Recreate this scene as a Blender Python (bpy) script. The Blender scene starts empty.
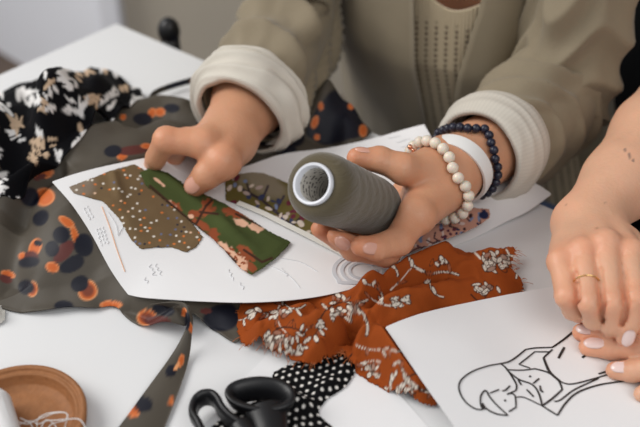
import bpy, bmesh, math, random
import numpy as np
from mathutils import Vector, Matrix

# ------------------------------------------------------------------ camera, world, lights, exposure
TZ = 0.74                      # height of the table top above the floor
CAMH = 0.46                    # camera above the table top
PITCH = math.radians(37.6)
FPX = 889.0                    # focal length in pixels of a 640 px wide frame
scene = bpy.context.scene
col = scene.collection
cam_d = bpy.data.cameras.new('camera')
cam_d.sensor_width = 36.0
cam_d.lens = 36.0 * FPX / 640.0
cam_d.clip_start = 0.02
cam_d.dof.use_dof = True
cam_d.dof.focus_distance = 0.66
cam_d.dof.aperture_fstop = 4.5
cam = bpy.data.objects.new('camera', cam_d)
cam.location = (0, 0, TZ + CAMH)
cam.rotation_euler = (math.pi / 2 - PITCH, 0, 0)
col.objects.link(cam)
scene.camera = cam

world = bpy.data.worlds.new('world')
scene.world = world
world.use_nodes = True
wb = world.node_tree.nodes['Background']
wb.inputs[0].default_value = (0.93, 0.95, 1.0, 1)
wb.inputs[1].default_value = 0.36

def area_light(name, loc, target, sx, sy, power, color):
    d = bpy.data.lights.new(name, 'AREA')
    d.shape = 'RECTANGLE'; d.size = sx; d.size_y = sy
    d.energy = power; d.color = color
    o = bpy.data.objects.new(name, d)
    o.location = loc
    o.rotation_euler = (Vector(target) - Vector(loc)).to_track_quat('-Z', 'Y').to_euler()
    col.objects.link(o)
    return o

area_light('window_daylight', (-1.7, 0.7, TZ + 1.5), (0.0, 0.6, TZ), 1.5, 1.3, 40, (1.0, 0.975, 0.94))
area_light('added_fill', (0.7, -0.9, TZ + 1.7), (0.2, 0.7, TZ), 1.6, 1.2, 17, (1.0, 0.98, 0.95))  # added fill light from the front, brightens the dark right sleeve

vs = scene.view_settings
vs.view_transform = 'Standard'
vs.look = 'None'
vs.gamma = 1.0
vs.use_curve_mapping = False
vs.exposure = 0.0

# ------------------------------------------------------------------ geometry of the place
_f = np.array([0, math.cos(PITCH), -math.sin(PITCH)])
_u = np.array([0, math.sin(PITCH), math.cos(PITCH)])
_r = np.array([1.0, 0, 0])
_o = np.array([0, 0, TZ + CAMH])
C0 = np.array([-0.239, 0.964, TZ])          # far corner of the table
E1 = np.array([0.772, -0.635, 0.0])         # along the edge the woman sits at
NN = np.array([0.635, 0.772, 0.0])          # outwards over that edge

def P(x, y, h):
    """A point h above the table top on the sight line measured at photo position (x, y)."""
    d = _f * FPX + _r * (x - 320) + _u * (213.5 - y)
    return _o + d * ((h - CAMH) / d[2])

def S(s, out, h):
    """A point s along the table edge, out beyond it, h above the table."""
    return C0 + E1 * s + NN * out + np.array([0, 0, h])

def px_of(pts):
    q = np.asarray(pts, float) - _o
    z = q @ _f
    return 320 + FPX * (q @ _r) / z, 213.5 - FPX * (q @ _u) / z

def srgb(r, g, b):
    def c(v):
        v /= 255.0
        return v / 12.92 if v <= 0.04045 else ((v + 0.055) / 1.055) ** 2.4
    return np.array([c(r), c(g), c(b)])

# ------------------------------------------------------------------ numpy noise
def _hash(ix, iy, iz, seed):
    h = (ix.astype(np.int64) * 374761393 + iy.astype(np.int64) * 668265263 + iz.astype(np.int64) * 2147483647 + seed * 974634533) & 0xffffffff
    h = ((h ^ (h >> 13)) * 1274126177) & 0xffffffff
    h = (h ^ (h >> 16)) & 0xffff
    return h / 65535.0

def noise3(p, seed=0):
    p = np.asarray(p, float)
    i = np.floor(p).astype(np.int64); f = p - i
    f = f * f * (3 - 2 * f)
    out = 0
    for dx in (0, 1):
        for dy in (0, 1):
            for dz in (0, 1):
                w = (f[:, 0] if dx else 1 - f[:, 0]) * (f[:, 1] if dy else 1 - f[:, 1]) * (f[:, 2] if dz else 1 - f[:, 2])
                out = out + w * _hash(i[:, 0] + dx, i[:, 1] + dy, i[:, 2] + dz, seed)
    return out * 2 - 1

def noise2(x, y, seed=0):
    return noise3(np.stack([x, y, np.full_like(x, 0.37)], 1), seed)

def fbm2(x, y, seed=0, oct=3):
    t = 0; a = 1.0
    for k in range(oct):
        t = t + a * noise2(x * 2 ** k + 17.3 * k, y * 2 ** k - 9.1 * k, seed + k); a *= .5
    return t

def sstep(a, b, x):
    t = np.clip((x - a) / (b - a), 0, 1)
    return t * t * (3 - 2 * t)

# ------------------------------------------------------------------ materials
def new_mat(name):
    m = bpy.data.materials.new(name); m.use_nodes = True
    return m, m.node_tree.nodes, m.node_tree.links, m.node_tree.nodes['Principled BSDF']

def mat(name, rgb=None, rough=0.6, attr=False, bump=0.0, bscale=400, vary=0.0, vscale=20, sss=0.0, sheen=0.0, metal=0.0, spec=0.5, weave=0, stretch=None, coat=0.0, trans=0.0):
    m, N, L, b = new_mat(name)
    b.inputs['Roughness'].default_value = rough
    b.inputs['Metallic'].default_value = metal
    b.inputs['Specular IOR Level'].default_value = spec
    b.inputs['Sheen Weight'].default_value = sheen
    b.inputs['Sheen Roughness'].default_value = 0.5
    b.inputs['Coat Weight'].default_value = coat
    b.inputs['Transmission Weight'].default_value = trans
    if sss:
        b.inputs['Subsurface Weight'].default_value = sss
        b.inputs['Subsurface Radius'].default_value = (1.0, 0.35, 0.2)
        b.inputs['Subsurface Scale'].default_value = 0.004
    tc = N.new('ShaderNodeTexCoord')
    src = None
    if attr:
        a = N.new('ShaderNodeVertexColor'); a.layer_name = 'Col'; src = a.outputs['Color']
    else:
        c = N.new('ShaderNodeRGB'); c.outputs[0].default_value = (*rgb, 1); src = c.outputs[0]
    if vary:
        n = N.new('ShaderNodeTexNoise'); n.inputs['Scale'].default_value = vscale; n.inputs['Detail'].default_value = 4
        L.new(tc.outputs['Object'], n.inputs['Vector'])
        r = N.new('ShaderNodeMapRange'); r.inputs['To Min'].default_value = 1 - vary; r.inputs['To Max'].default_value = 1 + vary
        r.inputs['From Min'].default_value = .25; r.inputs['From Max'].default_value = .75
        L.new(n.outputs['Fac'], r.inputs['Value'])
        mx = N.new('ShaderNodeVectorMath'); mx.operation = 'SCALE'
        L.new(src, mx.inputs[0]); L.new(r.outputs['Result'], mx.inputs['Scale']); src = mx.outputs[0]
    L.new(src, b.inputs['Base Color'])
    if bump:
        n = N.new('ShaderNodeTexNoise'); n.inputs['Scale'].default_value = bscale; n.inputs['Detail'].default_value = 3
        if stretch:
            mp = N.new('ShaderNodeMapping'); mp.inputs['Scale'].default_value = stretch
            L.new(tc.outputs['Object'], mp.inputs['Vector']); L.new(mp.outputs[0], n.inputs['Vector'])
        else:
            L.new(tc.outputs['Object'], n.inputs['Vector'])
        bp = N.new('ShaderNodeBump'); bp.inputs['Strength'].default_value = bump; bp.inputs['Distance'].default_value = 0.001
        L.new(n.outputs['Fac'], bp.inputs['Height']); L.new(bp.outputs['Normal'], b.inputs['Normal'])
    return m

M = {}
M['table'] = mat('white_laminate', srgb(225, 226, 227), .45, vary=.012, vscale=6, bump=.05, bscale=900)
M['metal'] = mat('grey_steel', srgb(150, 152, 155), .35, metal=1)
M['wall'] = mat('beige_plaster', srgb(212, 203, 186), .9, vary=.05, vscale=3, bump=.2, bscale=80)
M['pale'] = mat('pale_paint', srgb(244, 246, 252), .7, vary=.03, vscale=3)
M['floor'] = mat('brown_floor', srgb(96, 80, 68), .6, vary=.2, vscale=8)
M['skin'] = mat('skin', attr=True, rough=.46, sss=.2, bump=.34, bscale=330, spec=.42)
M['nail'] = mat('nail', srgb(218, 164, 144), .25, spec=.5, coat=.3)
M['nail_pale'] = mat('polished_nail', srgb(232, 206, 200), .2, spec=.5, coat=.6)
M['paper'] = mat('paper', srgb(231, 231, 232), .8, vary=.012, vscale=30, bump=.05, bscale=300)
M['print'] = mat('printed_cotton', attr=True, rough=.9, bump=.35, bscale=1500, spec=.15)
M['satin'] = mat('printed_satin', attr=True, rough=.55, bump=.12, bscale=1200, spec=.3)
M['jacket'] = mat('taupe_jacket_cloth', srgb(138, 126, 104), .85, vary=.06, vscale=25, bump=.35, bscale=700, sheen=.15)
M['cuff'] = mat('pale_lining', attr=True, rough=.85, bump=.3, bscale=900, sheen=.1)
M['knit'] = mat('cream_knit', attr=True, rough=.95, bump=.8, bscale=260, sheen=.2)
M['black_cloth'] = mat('black_cloth', srgb(11, 11, 14), .9, bump=.3, bscale=500)
M['black_seat'] = mat('black_upholstery', srgb(9, 10, 14), .9, bump=.3, bscale=300)
M['denim'] = mat('blue_denim', srgb(88, 104, 140), .9, vary=.15, vscale=60)
M['black_plastic'] = mat('black_plastic', srgb(13, 13, 16), .42, bump=.08, bscale=600)
M['steel'] = mat('blade_steel', srgb(190, 192, 195), .25, metal=1)
M['thread'] = mat('olive_thread', attr=True, rough=.9, bump=.9, bscale=160, stretch=(.25, .25, 9), sheen=.35)
M['tube'] = mat('white_plastic_tube', srgb(228, 230, 236), .4)
M['tube_in'] = mat('tube_label', attr=True, rough=.7)
M['ink'] = mat('black_ink', srgb(38, 32, 30), .6)
M['pencil'] = mat('grey_pencil', srgb(212, 213, 215), .8)
M['stamp'] = mat('grey_stamp', srgb(200, 203, 208), .8)
M['line_orange'] = mat('orange_line', srgb(226, 176, 140), .8)
M['gold'] = mat('gold', srgb(226, 190, 130), .25, metal=1)
M['rose'] = mat('rose_gold', srgb(225, 160, 130), .25, metal=1)
M['bead_dark'] = mat('navy_stone_bead', srgb(28, 30, 48), .35, vary=.3, vscale=300)
M['bead_pale'] = mat('pale_stone_bead', srgb(224, 214, 198), .3, sss=.3, vary=.08, vscale=120)
M['band'] = mat('white_wristband', srgb(232, 232, 230), .55)
M['clay'] = mat('terracotta_clay', attr=True, rough=.7, bump=.5, bscale=350)
M['white_thread'] = mat('white_thread', srgb(226, 226, 226), .8, bump=.6, bscale=200, stretch=(.2, .2, 8))
M['hair'] = mat('brown_hair', srgb(70, 48, 34), .55, vary=.3, vscale=60)
M['ribbon'] = mat('white_tape', srgb(226, 224, 216), .8, bump=.3, bscale=800)

# ------------------------------------------------------------------ mesh helpers
def mesh_obj(name, verts, faces, m, parent=None, colors=None, smooth=True, sharp=None):
    me = bpy.data.meshes.new(name)
    verts = np.asarray(verts, float)
    me.from_pydata(verts.tolist(), [], [list(map(int, f)) for f in faces])
    me.update()
    if smooth:
        me.polygons.foreach_set('use_smooth', [True] * len(me.polygons))
        if sharp:
            me.set_sharp_from_angle(angle=math.radians(sharp))
    if colors is not None:
        a = me.color_attributes.new('Col', 'FLOAT_COLOR', 'POINT')
        c = np.ones((len(verts), 4)); c[:, :3] = colors
        a.data.foreach_set('color', c.ravel())
    me.materials.append(m)
    o = bpy.data.objects.new(name, me)
    col.objects.link(o)
    if parent is not None:
        o.parent = parent
        o.matrix_parent_inverse = parent.matrix_world.inverted()
    return o

def tag(o, label, cat, group=None, kind=None):
    o['label'] = label; o['category'] = cat
    if group: o['group'] = group
    if kind: o['kind'] = kind
    return o

def structure(o):
    o['kind'] = 'structure'
    return o

def empty(name, loc):
    o = bpy.data.objects.new(name, None)
    o.empty_display_size = .05
    o.location = loc
    col.objects.link(o)
    bpy.context.view_layer.update()
    return o

class MB:
    """collects geometry for one mesh"""
    def __init__(self): self.v = []; self.f = []; self.c = []
    def add(self, v, f, c=None):
        k = len(self.v)
        self.v += [tuple(q) for q in v]; self.f += [tuple(int(i) + k for i in q) for q in f]
        n = len(v)
        if c is None: self.c += [(1, 1, 1)] * n
        else:
            c = np.asarray(c, float)
            self.c += ([tuple(c)] * n if c.ndim == 1 else [tuple(q) for q in c])
        return self
    def obj(self, name, m, parent=None, smooth=True, sharp=None):
        return mesh_obj(name, self.v, self.f, m, parent, np.array(self.c), smooth, sharp)

def box_vf(cx, cy, cz, sx, sy, sz, ax=None, bev=0.0):
    bm = bmesh.new()
    bmesh.ops.create_cube(bm, size=1.0)
    for v in bm.verts:
        v.co = Vector((v.co.x * sx, v.co.y * sy, v.co.z * sz))
    if bev:
        bmesh.ops.bevel(bm, geom=list(bm.edges), offset=bev, segments=3, affect='EDGES', profile=.6)
    A = np.eye(3) if ax is None else np.array(ax).T
    v = np.array([tuple(q.co) for q in bm.verts]) @ A.T + np.array([cx, cy, cz])
    bm.verts.index_update()
    f = [[q.index for q in p.verts] for p in bm.faces]
    bm.free()
    return v, f

def frames(path):
    path = np.asarray(path, float)
    t = np.gradient(path, axis=0); t /= np.linalg.norm(t, axis=1)[:, None]
    a = np.array([0, 0, 1.0]) if abs(t[0][2]) < .9 else np.array([1.0, 0, 0])
    u = a - t[0] * (a @ t[0]); u /= np.linalg.norm(u)
    U = [u]
    for k in range(1, len(path)):
        u = U[-1] - t[k] * (U[-1] @ t[k]); u /= np.linalg.norm(u); U.append(u)
    U = np.array(U)
    return t, U, np.cross(t, U)

def resample(pts, n, closed=False):
    """Catmull-Rom through the points, n samples."""
    pts = np.asarray(pts, float)
    k = len(pts)
    ts = np.linspace(0, k if closed else k - 1, n, endpoint=not closed)
    i = np.floor(ts).astype(int)
    if not closed: i = np.minimum(i, k - 2)
    f = (ts - i)[:, None]
    g = (lambda j: pts[j % k]) if closed else (lambda j: pts[np.clip(j, 0, k - 1)])
    a, b, c, d = g(i - 1), g(i), g(i + 1), g(i + 2)
    return .5 * (2 * b + (c - a) * f + (2 * a - 5 * b + 4 * c - d) * f ** 2 + (3 * b - a - 3 * c + d) * f ** 3)

def tube_vf(path, rad, seg=10, cap=True, ru=None):
    path = np.asarray(path, float); n = len(path)
    rad = np.broadcast_to(np.asarray(rad, float), (n,))
    t, U, V = frames(path)
    th = np.linspace(0, 2 * math.pi, seg, endpoint=False)
    k2 = 1.0 if ru is None else ru
    v = (path[:, None, :] + rad[:, None, None] * (np.cos(th)[None, :, None] * U[:, None, :] * k2 + np.sin(th)[None, :, None] * V[:, None, :])).reshape(-1, 3)
    f = []
    for a in range(n - 1):
        for b in range(seg):
            f.append((a * seg + b, a * seg + (b + 1) % seg, (a + 1) * seg + (b + 1) % seg, (a + 1) * seg + b))
    if cap:
        f.append(tuple(range(seg))[::-1]); f.append(tuple((n - 1) * seg + b for b in range(seg)))
    return v, f

def lathe_vf(profile, seg, origin, axis, ref=None):
    """profile: (radius, along) pairs"""
    axis = np.asarray(axis, float); axis = axis / np.linalg.norm(axis)
    a = np.array([0, 0, 1.0]) if ref is None else np.asarray(ref, float)
    if abs(axis @ a) > .95: a = np.array([1.0, 0, 0])
    u = a - axis * (a @ axis); u /= np.linalg.norm(u); w = np.cross(axis, u)
    th = np.linspace(0, 2 * math.pi, seg, endpoint=False)
    v = []
    for r, h in profile:
        v.append(np.asarray(origin)[None] + axis[None] * h + r * (np.cos(th)[:, None] * u + np.sin(th)[:, None] * w))
    v = np.concatenate(v); n = len(profile)
    f = [(a * seg + b, a * seg + (b + 1) % seg, (a + 1) * seg + (b + 1) % seg, (a + 1) * seg + b) for a in range(n - 1) for b in range(seg)]
    return v, f

def sphere_vf(c, r, seg=14, rings=9, scale=(1, 1, 1)):
    bm = bmesh.new(); bmesh.ops.create_uvsphere(bm, u_segments=seg, v_segments=rings, radius=1)
    v = np.array([tuple(q.co) for q in bm.verts]) * np.array(scale) * r + np.asarray(c)
    bm.verts.index_update(); f = [[q.index for q in p.verts] for p in bm.faces]; bm.free()
    return v, f

# ------------------------------------------------------------------ sheets of cloth and paper
def poly_inside(x, y, poly):
    c = np.zeros(len(x), bool)
    n = len(poly)
    for i in range(n):
        x1, y1 = poly[i]; x2, y2 = poly[(i + 1) % n]
        if y1 == y2: continue
        k = ((y1 > y) != (y2 > y)) & (x < (x2 - x1) * (y - y1) / (y2 - y1) + x1)
        c ^= k
    return c

def dist_poly(x, y, pts, closed=False):
    """distance to polyline and the nearest point"""
    best = np.full(len(x), 1e9); bx = np.zeros(len(x)); by = np.zeros(len(x)); bt = np.zeros(len(x))
    n = len(pts)
    for i in range(n if closed else n - 1):
        ax, ay = pts[i][:2]; cx, cy = pts[(i + 1) % n][:2]
        dx, dy = cx - ax, cy - ay
        L2 = dx * dx + dy * dy + 1e-18
        t = np.clip(((x - ax) * dx + (y - ay) * dy) / L2, 0, 1)
        qx, qy = ax + t * dx, ay + t * dy
        d = np.hypot(x - qx, y - qy)
        k = d < best
        best[k] = d[k]; bx[k] = qx[k]; by[k] = qy[k]; bt[k] = (i + t[k]) / max(1, (n if closed else n - 1))
    return best, bx, by, bt

class TPS:
    """smooth surface through (x, y, z) points"""
    def __init__(self, pts, lam=1e-6):
        p = np.asarray(pts, float); self.xy = p[:, :2]; n = len(p)
        K = self._phi(self.xy, self.xy) + lam * np.eye(n)
        Q = np.hstack([np.ones((n, 1)), self.xy])
        A = np.block([[K, Q], [Q.T, np.zeros((3, 3))]])
        self.w = np.linalg.solve(A, np.concatenate([p[:, 2], np.zeros(3)]))
    @staticmethod
    def _phi(a, b):
        r2 = ((a[:, None, :] - b[None]) ** 2).sum(-1)
        return np.where(r2 > 1e-14, .5 * r2 * np.log(r2 + 1e-20), 0)
    def __call__(self, x, y):
        out = np.empty(len(x))
        for k in range(0, len(x), 20000):
            q = np.stack([x[k:k + 20000], y[k:k + 20000]], 1)
            out[k:k + 20000] = self._phi(q, self.xy) @ self.w[:-3] + self.w[-3] + q @ self.w[-2:]
        return out

def outline3(pts):
    return np.array([P(*p) for p in pts])

def crease(x, y, lines):
    """lines: (polyline in photo px with height, amplitude, width)"""
    z = np.zeros(len(x))
    for pl, amp, w in lines:
        q = np.array([P(a, b, .015)[:2] for a, b in pl])
        if len(q) > 2: q = resample(np.c_[q, np.zeros(len(q))], 14)[:, :2]
        d, _, _, t = dist_poly(x, y, q)
        z += amp * np.exp(-(d / w) ** 2) * np.clip(np.sin(np.pi * np.clip(t, .03, .97)) * 1.8, 0, 1)
    return z

def build_sheet(out3, zfun, res, colfun=None, thick=.0006, ragged=0.0, seed=0):
    poly = np.asarray(out3)[:, :2]
    lo, hi = poly.min(0) - res, poly.max(0) + res
    nx, ny = (np.ceil((hi - lo) / res)).astype(int) + 1
    X, Y = np.meshgrid(lo[0] + np.arange(nx) * res, lo[1] + np.arange(ny) * res, indexing='ij')
    cx = (X[:-1, :-1] + res / 2).ravel(); cy = (Y[:-1, :-1] + res / 2).ravel()
    ins = poly_inside(cx, cy, poly).reshape(nx - 1, ny - 1)
    I = np.arange(nx * ny).reshape(nx, ny)
    ii, jj = np.nonzero(ins)
    quads = np.stack([I[ii, jj], I[ii + 1, jj], I[ii + 1, jj + 1], I[ii, jj + 1]], 1)
    used = np.unique(quads)
    remap = np.full(nx * ny, -1); remap[used] = np.arange(len(used))
    quads = remap[quads]
    x = X.ravel()[used].copy(); y = Y.ravel()[used].copy()
    e = np.concatenate([quads[:, [0, 1]], quads[:, [1, 2]], quads[:, [2, 3]], quads[:, [3, 0]]])
    es = np.sort(e, 1); key = es[:, 0] * len(x) + es[:, 1]
    uq, idx, cnt = np.unique(key, return_index=True, return_counts=True)
    be = e[idx[cnt == 1]]
    bv = np.unique(be)
    _, bx, by, _ = dist_poly(x[bv], y[bv], poly, True)
    x[bv] = bx; y[bv] = by
    if ragged:
        x[bv] += ragged * noise2(bx * 900, by * 900, seed); y[bv] += ragged * noise2(bx * 900, by * 900, seed + 5)
    z = zfun(x, y)
    n = len(x)
    top = np.stack([x, y, z], 1); bot = top - [0, 0, thick]
    f = [tuple(q) for q in quads] + [tuple(q[::-1] + n) for q in quads] + [(b, a, a + n, b + n) for a, b in be]
    c = None
    if colfun is not None:
        c = colfun(top); c = np.concatenate([c, c])
    return np.concatenate([top, bot]), f, c

def smooth_outline(pts, n=160):
    return resample(outline3(pts), n, True)

def on_surface(px, py, zfun, lift=0.0):
    h = .01
    for _ in range(6):
        q = P(px, py, h)
        h = float(zfun(np.array([q[0]]), np.array([q[1]]))[0]) - TZ
    q = P(px, py, h + lift)
    return q

def ribbon_vf(pts_px, width, zfun, lift=.0004, n=None, taper=True, up=.0002):
    q = np.array([on_surface(a, b, zfun, 0) for a, b in pts_px])
    if n is None: n = max(6, len(q) * 5)
    if len(q) > 2: q = resample(q, n)
    else: q = q[0] + (q[1] - q[0]) * np.linspace(0, 1, n)[:, None]
    q[:, 2] = zfun(q[:, 0].copy(), q[:, 1].copy()) + lift
    t = np.gradient(q[:, :2], axis=0); t /= np.linalg.norm(t, axis=1)[:, None] + 1e-12
    nn = np.stack([-t[:, 1], t[:, 0], np.zeros(len(q))], 1)
    w = np.full(len(q), width / 2)
    if taper: w = w * (.75 + .25 * np.sin(np.linspace(.3, 2.6, len(q))))
    w = w[:, None]
    L, R = q + nn * w, q - nn * w
    up = np.array([0, 0, up])
    v = np.concatenate([L + up, R + up, L - up, R - up]); k = len(q)
    f = []
    for i in range(k - 1):
        f += [(i, i + k, i + k + 1, i + 1), (i + 2 * k, i + 1 + 2 * k, i + 1 + 3 * k, i + 3 * k), (i, i + 1, i + 1 + 2 * k, i + 2 * k), (i + k, i + 3 * k, i + 3 * k + 1, i + k + 1)]
    f += [(0, 2 * k, 3 * k, k), (k - 1, 2 * k - 1, 4 * k - 1, 3 * k - 1)]
    return v, f

# prints: painters working in the cloth's own plane (photo px of the lying cloth are only the ruler)
def ell(px, py, cx, cy, rx, ry, ang=0.0, wob=.25, seed=1, fq=.13, wob2=0.0):
    a = math.radians(ang); dx, dy = px - cx, py - cy
    u = (dx * math.cos(a) + dy * math.sin(a)) / rx; v = (-dx * math.sin(a) + dy * math.cos(a)) / ry
    d = np.hypot(u, v)
    return d + wob * noise2(px * fq + seed * 3.7, py * fq - seed * 1.9, seed) + wob2 * noise2(px * .38 + seed, py * .38, seed + 3)

def over(c, m, rgb):
    m = np.clip(m, 0, 1)[:, None]
    return c * (1 - m) + np.asarray(rgb)[None] * m

def disc(d, soft=.12):
    return 1 - sstep(1 - soft, 1 + soft, d)

# ------------------------------------------------------------------ the room
v, f = box_vf(0.3, 1.2, -.02, 5.0, 5.0, .04)
structure(mesh_obj('floor', v, f, M['floor'], smooth=False))
wl0 = np.array([-0.47, 1.93, 0.0])
wd = np.array([-0.72, 0.69, 0.0])
c = wl0 + wd * .9
v, f = box_vf(c[0], c[1], .65, 1.8, .06, 1.3, ax=[wd, [-.69, -.72, 0], [0, 0, 1]])
structure(mesh_obj('wall_left', v, f, M['pale'], smooth=False))
wb_d = np.array([.97, .243, 0.0])
c = wl0 + wb_d * 1.3 + np.array([0, .035, 0])
v, f = box_vf(c[0], c[1], 1.2, 2.6, .06, 2.4, ax=[wb_d, [-.243, .97, 0], [0, 0, 1]])
structure(mesh_obj('wall_back', v, f, M['wall'], smooth=False))
v, f = box_vf(wl0[0] - .012, wl0[1] - .02, .65, .05, .05, 1.3, bev=.008)
structure(mesh_obj('trim_1', v, f, M['pale'], smooth=False))

# the table
TL, TW = 1.55, 0.86
tc = C0 + E1 * TL / 2 - NN * TW / 2
table = empty('table', (tc[0], tc[1], 0))
tag(table, 'white rectangular table covered with fabrics and papers', 'table')
v, f = box_vf(tc[0], tc[1], TZ - .0125, TL, TW, .025, ax=[E1, NN, [0, 0, 1]], bev=.002)
mesh_obj('tabletop', v, f, M['table'], table, sharp=30)
for sa in (.06, TL - .06):
    for so in (-.06, -TW + .06):
        q = C0 + E1 * sa + NN * so
        v, f = box_vf(q[0], q[1], (TZ - .025) / 2, .045, .045, TZ - .025, ax=[E1, NN, [0, 0, 1]], bev=.003)
        mesh_obj('leg', v, f, M['metal'], table, sharp=30)

# ------------------------------------------------------------------ papers (height fields first: cloths below are kept under them)
def on_table(p): return np.c_[p[:, :2], p[:, 2]]

PAPER1 = [(52, 182, .046), (75, 174, .045), (100, 167, .043), (148, 157, .036), (195, 154, .026), (233, 168, .014), (281, 154, .012), (330, 147, .016), (380, 136, .024), (424, 124, .036),
          (431, 136, .034), (437, 150, .028), (432, 180, .018), (420, 215, .013), (408, 245, .012), (397, 266, .012), (385, 276, .012), (355, 288, .013), (310, 298, .016), (255, 302, .019), (200, 301, .019), (150, 298, .019),
          (128, 294, .019), (110, 268, .026), (92, 235, .034), (72, 205, .043)]
P1O = outline3(PAPER1)
p1_poly = np.concatenate([resample(P1O[0:4], 14)[:-1], resample(P1O[3:10], 24)[:-1], resample(P1O[9:12], 8)[:-1], resample(P1O[11:17], 20)[:-1], resample(P1O[16:23], 26)[:-1], resample(np.vstack([P1O[22:], P1O[:1]]), 20)[:-1]])
_p1in = [(165, 215, .023), (130, 220, .031), (220, 240, .015), (300, 230, .011), (250, 200, .012), (330, 190, .011), (185, 190, .022)]
_t1 = TPS(np.vstack([P1O, outline3(_p1in)]), 2e-7)
def z_paper1(x, y):
    return _t1(x, y) + .0012 * noise2(x * 18, y * 18, 3)

PAPER2 = [(400, 185, .006), (445, 182, .008), (478, 178, .012), (494, 175, .014), (514, 175, .010), (535, 183, .007), (552, 194, .006), (528, 211, .004), (505, 222, .0025), (478, 236, .0015), (440, 252, .0015), (388, 276, .002), (365, 280, .002), (360, 220, .002)]
P2O = outline3(PAPER2)
p2_poly = np.concatenate([resample(P2O[0:7], 24)[:-1], resample(P2O[6:12], 22)[:-1], P2O[11:]])
_t2 = TPS(P2O, 2e-7)
def z_paper2(x, y): return np.maximum(_t2(x, y), TZ + .0015)

DRAW = [(385, 327, .030), (430, 311, .022), (500, 296, .012), (560, 285, .006), (620, 272, .004), (720, 255, .003), (840, 330, .003), (800, 430, .003), (700, 520, .003), (520, 520, .006), (478, 462, .010), (455, 427, .015), (430, 392, .020), (405, 356, .026)]
DO = outline3(DRAW)
d_poly = np.concatenate([resample(DO[0:6], 30)[:-1], DO[5:7], DO[7:9], DO[9:10], resample(np.vstack([DO[9:], DO[:1]]), 30)[:-1]])
_td = TPS(np.vstack([DO, outline3([(520, 360, .006), (600, 350, .003), (600, 420, .003), (470, 345, .016), (510, 410, .008)])]), 1e-7)
def z_draw(x, y): return np.maximum(_td(x, y), TZ + .002)

def under(x, y, z, polys):
    """keep a cloth below the sheets lying on it"""
    for poly, zf, gap in polys:
        d, _, _, _ = dist_poly(x, y, poly, True)
        ins = poly_inside(x, y, np.asarray(poly)[:, :2])
        sd = np.where(ins, -d, d)
        m = sd < .012
        if m.any():
            zl = zf(x[m], y[m]) - gap + np.clip(sd[m], 0, 1) * 1.4
            z[m] = np.minimum(z[m], zl)
    return z

# ------------------------------------------------------------------ grey scarf with navy and orange blotches
LEO = [(-60, 225, .01), (-45, 190, .02), (0, 190, .035), (40, 165, .035), (90, 128, .03), (118, 116, .025), (132, 100, .014), (150, 97, .010), (172, 98, .012), (196, 106, .010), (222, 118, .008), (262, 128, .006), (296, 112, .01), (315, 96, .02), (335, 88, .035), (350, 96, .03), (362, 120, .012), (371, 133, .004),
       (345, 160, .004), (300, 185, .004), (250, 240, .004), (245, 290, .004), (246, 312, .004), (238, 342, .002), (214, 330, .002), (193, 313, .012), (188, 318, .014), (182, 325, .012), (150, 328, .003), (131, 320, .003), (113, 306, .003), (92, 309, .003), (70, 309, .003), (45, 312, .003), (18, 311, .003), (-10, 305, .003), (-60, 300, .003)]
leo_o = smooth_outline(LEO, 260)
leo_xy = np.array([P(*p)[:2] for p in LEO])
LEO_IN = [(60, 190, .038), (30, 215, .030), (95, 200, .040), (62, 250, .026), (85, 240, .030), (30, 255, .021), (62, 275, .015), (100, 275, .016), (25, 280, .011), (60, 293, .007), (95, 294, .007), (20, 298, .006), (120, 300, .008), (150, 312, .012), (180, 305, .018), (-20, 250, .02), (150, 190, .030), (100, 160, .044), (140, 140, .040),
          (150, 120, .034), (180, 112, .034), (205, 122, .02), (330, 115, .022), (345, 108, .03), (315, 130, .008), (200, 160, .012), (250, 180, .006), (240, 142, .008), (180, 250, .012), (225, 315, .008), (280, 140, .008)]
_tl = TPS(np.vstack([outline3(LEO), outline3(LEO_IN)]), 1e-6)
LEO_CR = [([(0, 225), (20, 205), (60, 175), (110, 152), (140, 143)], .010, .012), ([(10, 238), (45, 200), (75, 186)], -.012, .010), ([(15, 285), (12, 262), (35, 215)], -.009, .012), ([(112, 134), (160, 108), (200, 116)], .008, .012), ([(120, 150), (160, 128), (205, 135)], -.012, .010),
          ([(115, 303), (150, 307), (182, 303)], -.010, .007), ([(125, 316), (155, 318), (183, 312)], .006, .008), ([(300, 130), (320, 112), (335, 95)], .012, .012), ([(325, 140), (340, 120), (343, 100)], -.012, .012), ([(15, 300), (60, 303), (110, 300)], .002, .006), ([(45, 285), (55, 240), (80, 205)], .004, .016), ([(100, 280), (92, 250), (80, 225)], -.004, .012)]
def z_leo(x, y):
    z = _tl(x, y) + crease(x, y, LEO_CR) + .0022 * fbm2(x * 32, y * 32, 11, 2)
    e, _, _, _ = dist_poly(x, y, leo_o, True)
    z = np.maximum(z, TZ + .0022 + .010 * sstep(0, .012, e) * 0)
    return under(x, y, z, [(p1_poly, z_paper1, .0035)])

NAVY, ORANGE, MAROON, PEACH = srgb(17, 19, 32), srgb(196, 98, 44), srgb(90, 44, 40), srgb(228, 158, 106)
LEO_BASE = srgb(78, 72, 63)
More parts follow.
